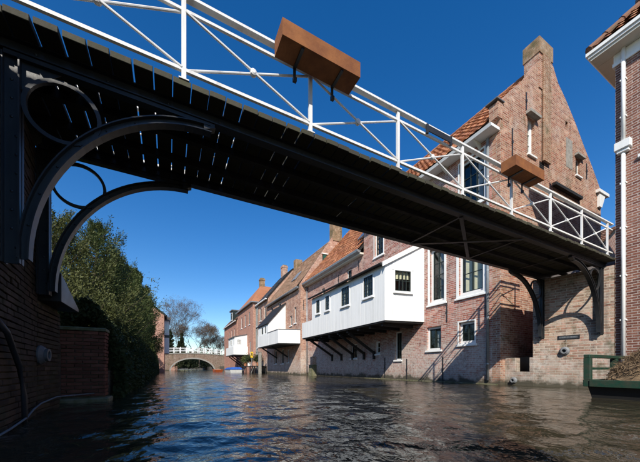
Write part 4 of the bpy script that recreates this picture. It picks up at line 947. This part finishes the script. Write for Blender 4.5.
conifer(-2.1, 32.0, 8.0, 1.3, LEAF1, 'dark drooping conifer overhanging the water before the red house', n=120, leaf=(.18, .055), sharp=.7)
def hedge():
    T = thing('ivy_hedge', (-1.2, 20, .5), 'dark ivy covered hedge hanging over the left bank towards the water', 'hedge')
    k = 62000; q = rng.random(k) ** 1.7; Y = 6.9 + q * 37; th = rng.uniform(-.6, 2.6, k)
    wob = .75 + .3 * np.sin(Y * 1.3) + .2 * np.sin(Y * 3.1 + 1)
    sz = 1 + Y / 70; rx = (.45 + .2 * wob) * (1 - .45 * q); rz = (.75 + .32 * wob) * sz
    X = -1.35 + rx * np.cos(th) * rng.uniform(.7, 1.05, k); Z = .75 + rz * np.sin(th) * rng.uniform(.75, 1.08, k) - .35 * np.maximum(0, np.cos(th)) 
    C = np.stack([X, Y, np.maximum(Z, .03)], 1); N = np.stack([np.cos(th), rng.normal(0, .6, k), np.sin(th) - .5], 1) + rng.normal(0, .5, (k, 3))
    o = leaf_mesh('foliage', C, N, LEAF3, T, .085, .06); o['kind'] = 'stuff'
    m = MB()
    for j in range(60):
        y = 6.9 + 36 * (j / 60) ** 1.3; m.tube([(-1.5, y, .4), (-1.3 + .1 * math.sin(j), y + .1, 1.0), (-1.05, y + .15, 1.2 + .3 * math.sin(j * 2.3))], [.03, .02, .008], 5)
    m.build('stems', BARK, T)
    m = MB(); sec = [(-1.62, .4), (-1.1, .35), (-.98, .7), (-1.05, 1.15), (-1.4, 1.4), (-1.62, 1.2)]; m.prism([(a, 7.2, b) for a, b in sec], (0, 36, 0)); m.build('dense_core', LEAF3, T)
hedge()
def shrub(x, y, z0, h, r, mat, label, n=7000, leaf=(.062, .03)):
    T = thing('shrub', (x, y, z0), label, 'shrub', 'shrubs behind the garden wall')
    ph = rng.uniform(0, 6.28, n); ct = rng.uniform(-.3, 1, n); st = np.sqrt(1 - ct ** 2); rad = rng.uniform(.45, 1.08, n) ** .5
    lump = 1 + .22 * np.sin(3 * ph + 2 * ct) + .15 * np.sin(7 * ph - 4 * ct)
    C = np.stack([x + r * st * np.cos(ph) * rad * lump, y + r * st * np.sin(ph) * rad * lump, z0 + .3 * h + .7 * h * ct * rad * lump], 1)
    N = np.stack([st * np.cos(ph), st * np.sin(ph), ct + .4], 1) + rng.normal(0, .6, (n, 3)); leaf_mesh('foliage', C, N, mat, T, *leaf)
    m = MB()
    for k in range(9):
        a = rng.uniform(0, 6.28); m.tube([(x, y, z0 - .1), (x + .4 * r * math.cos(a), y + .4 * r * math.sin(a), z0 + .5 * h), (x + .8 * r * math.cos(a), y + .8 * r * math.sin(a), z0 + .8 * h)], [.025, .015, .005], 5)
    m.build('stems', BARK, T)
shrub(-2.5, 8.2, 1.0, 1.7, .9, LEAF2, 'olive shrub rising directly behind the garden wall', 20000)
shrub(-2.0, 9.6, 1.0, 1.6, .8, LEAF2, 'pale olive shrub above the hedge, right of the garden wall', 18000)
shrub(-3.6, 9.2, 1.0, 2.2, 1.2, LEAF2, 'large olive shrub seen through the bridge bracket', 24000)

# left-bank house beyond the trees
Lh = thing('left_bank_house', (-4, 50, .5), 'red brick house with white bay window beyond the trees on the left', 'house')
wall('front_wall', Frame((-.45, 0, 0), (0, 1, 0), (1, 0, 0)), [(44.302, -.5), (56, -.5), (56, 7.6), (44.302, 7.6)], [(50, 51, 3, 5)], .3, B_E, Lh)
wall('side_wall', FY(44), [(-9, -.5), (-.45, -.5), (-.45, 7.6), (-4.8, 11), (-9, 7.6)], [(-3.2, -2.2, 4.4, 6.2)], .3, B_E, Lh); m = MB(); m.box(-9, -8.7, 44.302, 56, -.5, 7.6); m.box(-8.69, -1.01, 55.7, 56, -.5, 7.6); m.build('back_wall', B_E, Lh)
window(FY(44), Lh, -3.2, -2.2, 4.4, 6.2, nx=2, nz=3)
for a in (-.15, -9.3):
    up = Vector((-4.85 - a, 0, 3.7)); roof_slab((a, 43.9, 7.55), (0, 1, 0), up, 12.2, up.length, Lh, DARKW); pantiles('roof_tiles', (a, 43.9, 7.55), (0, 1, 0), up, 12.2, up.length, T_BR, Lh, nu=3)
m = MB(); m.box(-.448, .15, 45.2, 48.2, 2.6, 7.0); bay = m.build('bay_window', WHITE, Lh); m = MB(); m.box(-.448, .25, 45.1, 48.3, 7.002, 7.2); m.build('bay_roof', LEAD, bay)
m = MB(); m.box(.155, .17, 45.5, 47.9, 5.4, 6.6); m.box(.155, .17, 45.5, 47.9, 3.3, 4.5); m.box(-.35, .05, 45.18, 45.195, 5.4, 6.6); m.build('bay_pane', GLASS, bay); m = MB(); m.box(-.40, .20, 45.15, 48.25, 4.75, 5.1); m.build('bay_panel', SASH, bay)

# ------------------------------------------------------------------ far arched bridge
FBR = thing('arched_bridge', (5, 77, 0), 'far low brick arch bridge with white railing closing the canal', 'bridge')
y0, y1 = 75.5, 79.0; prof = []
for k in range(29):
    th = math.pi * k / 28; prof.append((5.3 - 4.9 * math.cos(th), -.3 + 3.1 * math.sin(th)))
top = lambda x: 3.55 + .45 * (1 - ((x - 5.3) / 8.5) ** 2)
outer = [(-3.2, -.6), (.4, -.6)] + prof[0:] + [(10.2, -.6), (13.8, -.6)] + [(13.8 - 17 * k / 16, top(13.8 - 17 * k / 16)) for k in range(17)]
m = MB(); m.v = [(x, y0, z) for x, z in outer] + [(x, y1, z) for x, z in outer]; n = len(outer)
tr = tessellate_polygon([[Vector((a, b, 0)) for a, b in outer]]); m.f = [tuple(t) for t in tr] + [tuple(i + n for i in t) for t in tr] + [(i, (i + 1) % n, (i + 1) % n + n, i + n) for i in range(n)]
m.build('arch_wall', B_FB, FBR)
m = MB(); m.sweep([(x, y0 - .06, z + .12) for x, z in prof], [(-.15, -.055), (.15, -.055), (.15, .055), (-.15, .055)], (0, 1, 0)); m.build('arch_ring', STONE, FBR)
m = MB()
for k in range(16):
    a, b = -3.2 + 17 * k / 16, -3.2 + 17 * (k + 1) / 16; m.hexa([(a, y0 - .1, top(a)), (b, y0 - .1, top(b)), (b, y0 + .25, top(b)), (a, y0 + .25, top(a))], [(a, y0 - .1, top(a) + .18), (b, y0 - .1, top(b) + .18), (b, y0 + .25, top(b) + .18), (a, y0 + .25, top(a) + .18)])
m.build('coping', STONE, FBR)
for yy in (y0 + .1, y1 - .1):
    for k in range(13):
        x = -2.8 + 16.2 * k / 12; m = MB(); m.box(x - .09, x + .09, yy - .08, yy + .08, top(x) + .15, top(x) + 1.55); m.build('railing_post', WHITE, FBR)
    for hz in (.75, 1.35):
        m = MB(); m.tube([(-2.8 + 16.2 * k / 12, yy, top(-2.8 + 16.2 * k / 12) + hz) for k in range(13)], .05, 6); m.build('rail', WHITE, FBR)

# ------------------------------------------------------------------ far trees
def bare_tree(x, y, h, label, spread=.42, depth=6, mat=TWIG, r0=.2, haze=0):
    T = thing('bare_tree', (x, y, 1), label, 'tree', 'leafless trees beyond the arched bridge'); m = MB(); tw = MB(); tips = []
    def grow(p, d, L, r, k):
        q = p + d * L; (m if k > 3 else tw).tube([p, p.lerp(q, .5) + Vector((random.gauss(0, .03), random.gauss(0, .03), 0)) * L, q], [r, r * .85, r * .7], 5 if k > 3 else 3)
        if k == 0: tips.append(q); return
        for _ in range(random.choice((2, 3, 3)) if k < depth else 4):
            v = (d + Vector((random.gauss(0, spread), random.gauss(0, spread), random.gauss(.12, spread * .6)))).normalized(); grow(q, v, L * random.uniform(.66, .86), max(.012, r * .6), k - 1)
    grow(Vector((x, y, .8)), Vector((0, 0, 1)), h * .24, r0, depth); m.build('trunk', BARK, T); tw.build('crown', mat, T)
    if haze:
        k = haze; C = np.array([tips[i % len(tips)] for i in range(k)]) + rng.normal(0, .35, (k, 3)); N = rng.normal(0, 1, (k, 3)) + np.array([0, 0, .6]); o = leaf_mesh('twig_ends', C, N, BROWNL, T, .55, .045); o['kind'] = 'stuff'
random.seed(5)
bare_tree(-1.0, 88, 17.5, 'tall bare tree left of the dark conifers beyond the arched bridge', depth=7, haze=5000)
bare_tree(2.6, 95, 21, 'tallest bare tree standing behind the conifers beyond the arched bridge', depth=7, haze=5000)
bare_tree(8.2, 92, 14.5, 'brown bushy bare tree above the middle of the arched bridge', spread=.5, depth=6, haze=12000)
bare_tree(12.5, 98, 12.0, 'low bare tree at the right end of the arched bridge', spread=.5, depth=6, haze=7000)
bare_tree(16, 110, 12, 'thin bare tree behind the far houses by the bridge end', spread=.45, depth=6)
for (x, y, h, r, lb) in ((.4, 84, 10.4, 1.5, 'dark slender conifer at the left end of the arched bridge'), (3.2, 84, 9.6, 1.3, 'second dark slender conifer, nearer the middle of the arched bridge')):
    conifer(x, y, h, r, LEAF4, lb, n=90, per=110, leaf=(.5, .16), group='conifers beyond the arched bridge')
for k, (x, y, h, r, lb) in enumerate(((3, 104, 4.6, 4, 'evergreen bush seen through the left of the far arch'), (8.5, 106, 4.2, 5, 'evergreen bush seen through the right of the far arch'))):
    shrub(x, y, .2, h, r, LEAF4, lb, 9000, (.45, .22))
Bh = thing('far_red_shed', (1.6, 100, .5), 'small red brick shed glimpsed under the far arch', 'shed')
m = MB(); m.box(-2, 2.6, 100, 103, -.3, 2.6); m.build('wall', B_E, Bh); m = MB(); m.prism([(-2.2, 99.8, 2.6), (2.8, 99.8, 2.6), (.3, 99.8, 4.2)], (0, 3.4, 0)); m.build('roof', T_RED, Bh)
def wood():
    k = 30000; X = rng.uniform(-90, 140, k); Y = rng.uniform(150, 175, k); hgt = 7 + 3.5 * np.sin(X * .11) + 2 * np.sin(X * .37 + 1); Z = 1 + rng.random(k) * hgt
    o = leaf_mesh('distant_wood', np.stack([X, Y, Z], 1), rng.normal(0, 1, (k, 3)), BROWNL, None, 1.1, .35); tag(o, 'pale brown distant wood on the horizon beyond the canal', 'wood', kind='stuff')
wood()

# ------------------------------------------------------------------ small quay clutter by the far houses
J = thing('landing_stage', (9.3, 34, 0), 'dark timber landing stage with pots beyond the second hanging kitchen', 'landing stage')
m = MB(); m.box(8.4, 9.97, 31.9, 38.2, .75, .85); m.build('deck', DARKW, J)
for x, y in ((8.5, 32.1), (8.5, 34), (8.5, 36), (8.5, 38), (9.8, 32.1), (9.8, 38)):
    m = MB(); m.tube([(x, y, -.6), (x, y, .75)], .07, 8); m.build('pile', DARKW, J)
m = MB(); m.bar((8.45, 32.2, .7), (8.45, 33.4, -.1), .07, .07); m.build('brace', CREAM, J)
Pp = thing('concrete_post', (8.9, 31.3, 0), 'pale concrete mooring post in front of the landing stage', 'post'); m = MB(); m.box(8.75, 9.05, 31.15, 31.45, -.6, 2.3); m.build('shaft', STONE, Pp, bevel=.02); m = MB(); m.box(8.72, 9.08, 31.12, 31.48, 2.302, 2.36); m.build('cap', STONE, Pp)
Sg = thing('yellow_sign', (9.0, 35, 1), 'small yellow waterway sign on the landing stage', 'sign'); m = MB(); m.box(8.8, 9.12, 35.0, 35.03, 1.85, 2.55); m.build('panel', YELLOW, Sg); m = MB(); m.box(8.9, 9.02, 34.99, 34.998, 2.1, 2.4); m.build('mark', BLACKP, Sg); m = MB(); m.tube([(8.96, 35.06, .85), (8.96, 35.06, 2.55)], .03, 8); m.build('pole', ZINC, Sg)
for k, (x, y, s_, mt, lb) in enumerate(((9.0, 36.4, .5, LEAF4, 'leafy pot plant at the far end of the landing stage'), (9.3, 33.5, .45, LEAF3, 'dark pot plant in the middle of the landing stage'), (8.8, 37.6, .4, LEAF2, 'pale pot plant at the edge of the landing stage'))):
    T = thing('pot_plant', (x, y, .85), lb, 'plant', 'pot plants on the landing stage'); m = MB(); m.lathe((x, y, .851), (0, 0, 1), [(.16, 0), (.22, .35), (.25, .36), (.25, .4), (.2, .4)], 12); m.build('pot', T_RED if k else WHITE, T)
    kk = 700; C = rng.normal(0, 1, (kk, 3)) * np.array([s_ * .5, s_ * .5, s_ * .45]) + np.array([x, y, 1.25 + s_]); leaf_mesh('foliage', C, rng.normal(0, 1, (kk, 3)), mt, T, .2, .1)
BB = thing('blue_boat', (8.3, 41.5, 0), 'small boat under a blue tarpaulin moored below the far white kitchen', 'boat')
m = MB(); m.hexa([(7.5, 40.2, -.2), (8.9, 40.2, -.2), (8.9, 44.0, -.2), (7.5, 44.0, -.2)], [(7.3, 40.0, .4), (9.1, 40.0, .4), (9.1, 44.3, .4), (7.3, 44.3, .4)]); m.build('hull', WHITE, BB)
m = MB(); m.hexa([(7.25, 39.95, .401), (9.15, 39.95, .401), (9.15, 44.35, .401), (7.25, 44.35, .401)], [(7.7, 40.3, .72), (8.7, 40.3, .72), (8.7, 44.0, .66), (7.7, 44.0, .66)]); m.build('tarpaulin', BLUE, BB)
OB = thing('orange_rowing_boat', (6.8, 47, 0), 'small orange rowing boat beside the blue covered boat', 'boat')
m = MB(); m.hexa([(6.4, 46, -.15), (7.2, 46, -.15), (7.2, 49, -.15), (6.4, 49, -.15)], [(6.2, 45.7, .38), (7.4, 45.7, .38), (7.3, 49.4, .42), (6.3, 49.4, .42)]); m.build('hull', ORANGE, OB); m = MB(); m.box(6.35, 7.25, 47.2, 47.5, .381, .43); m.build('thwart', CREAM, OB)
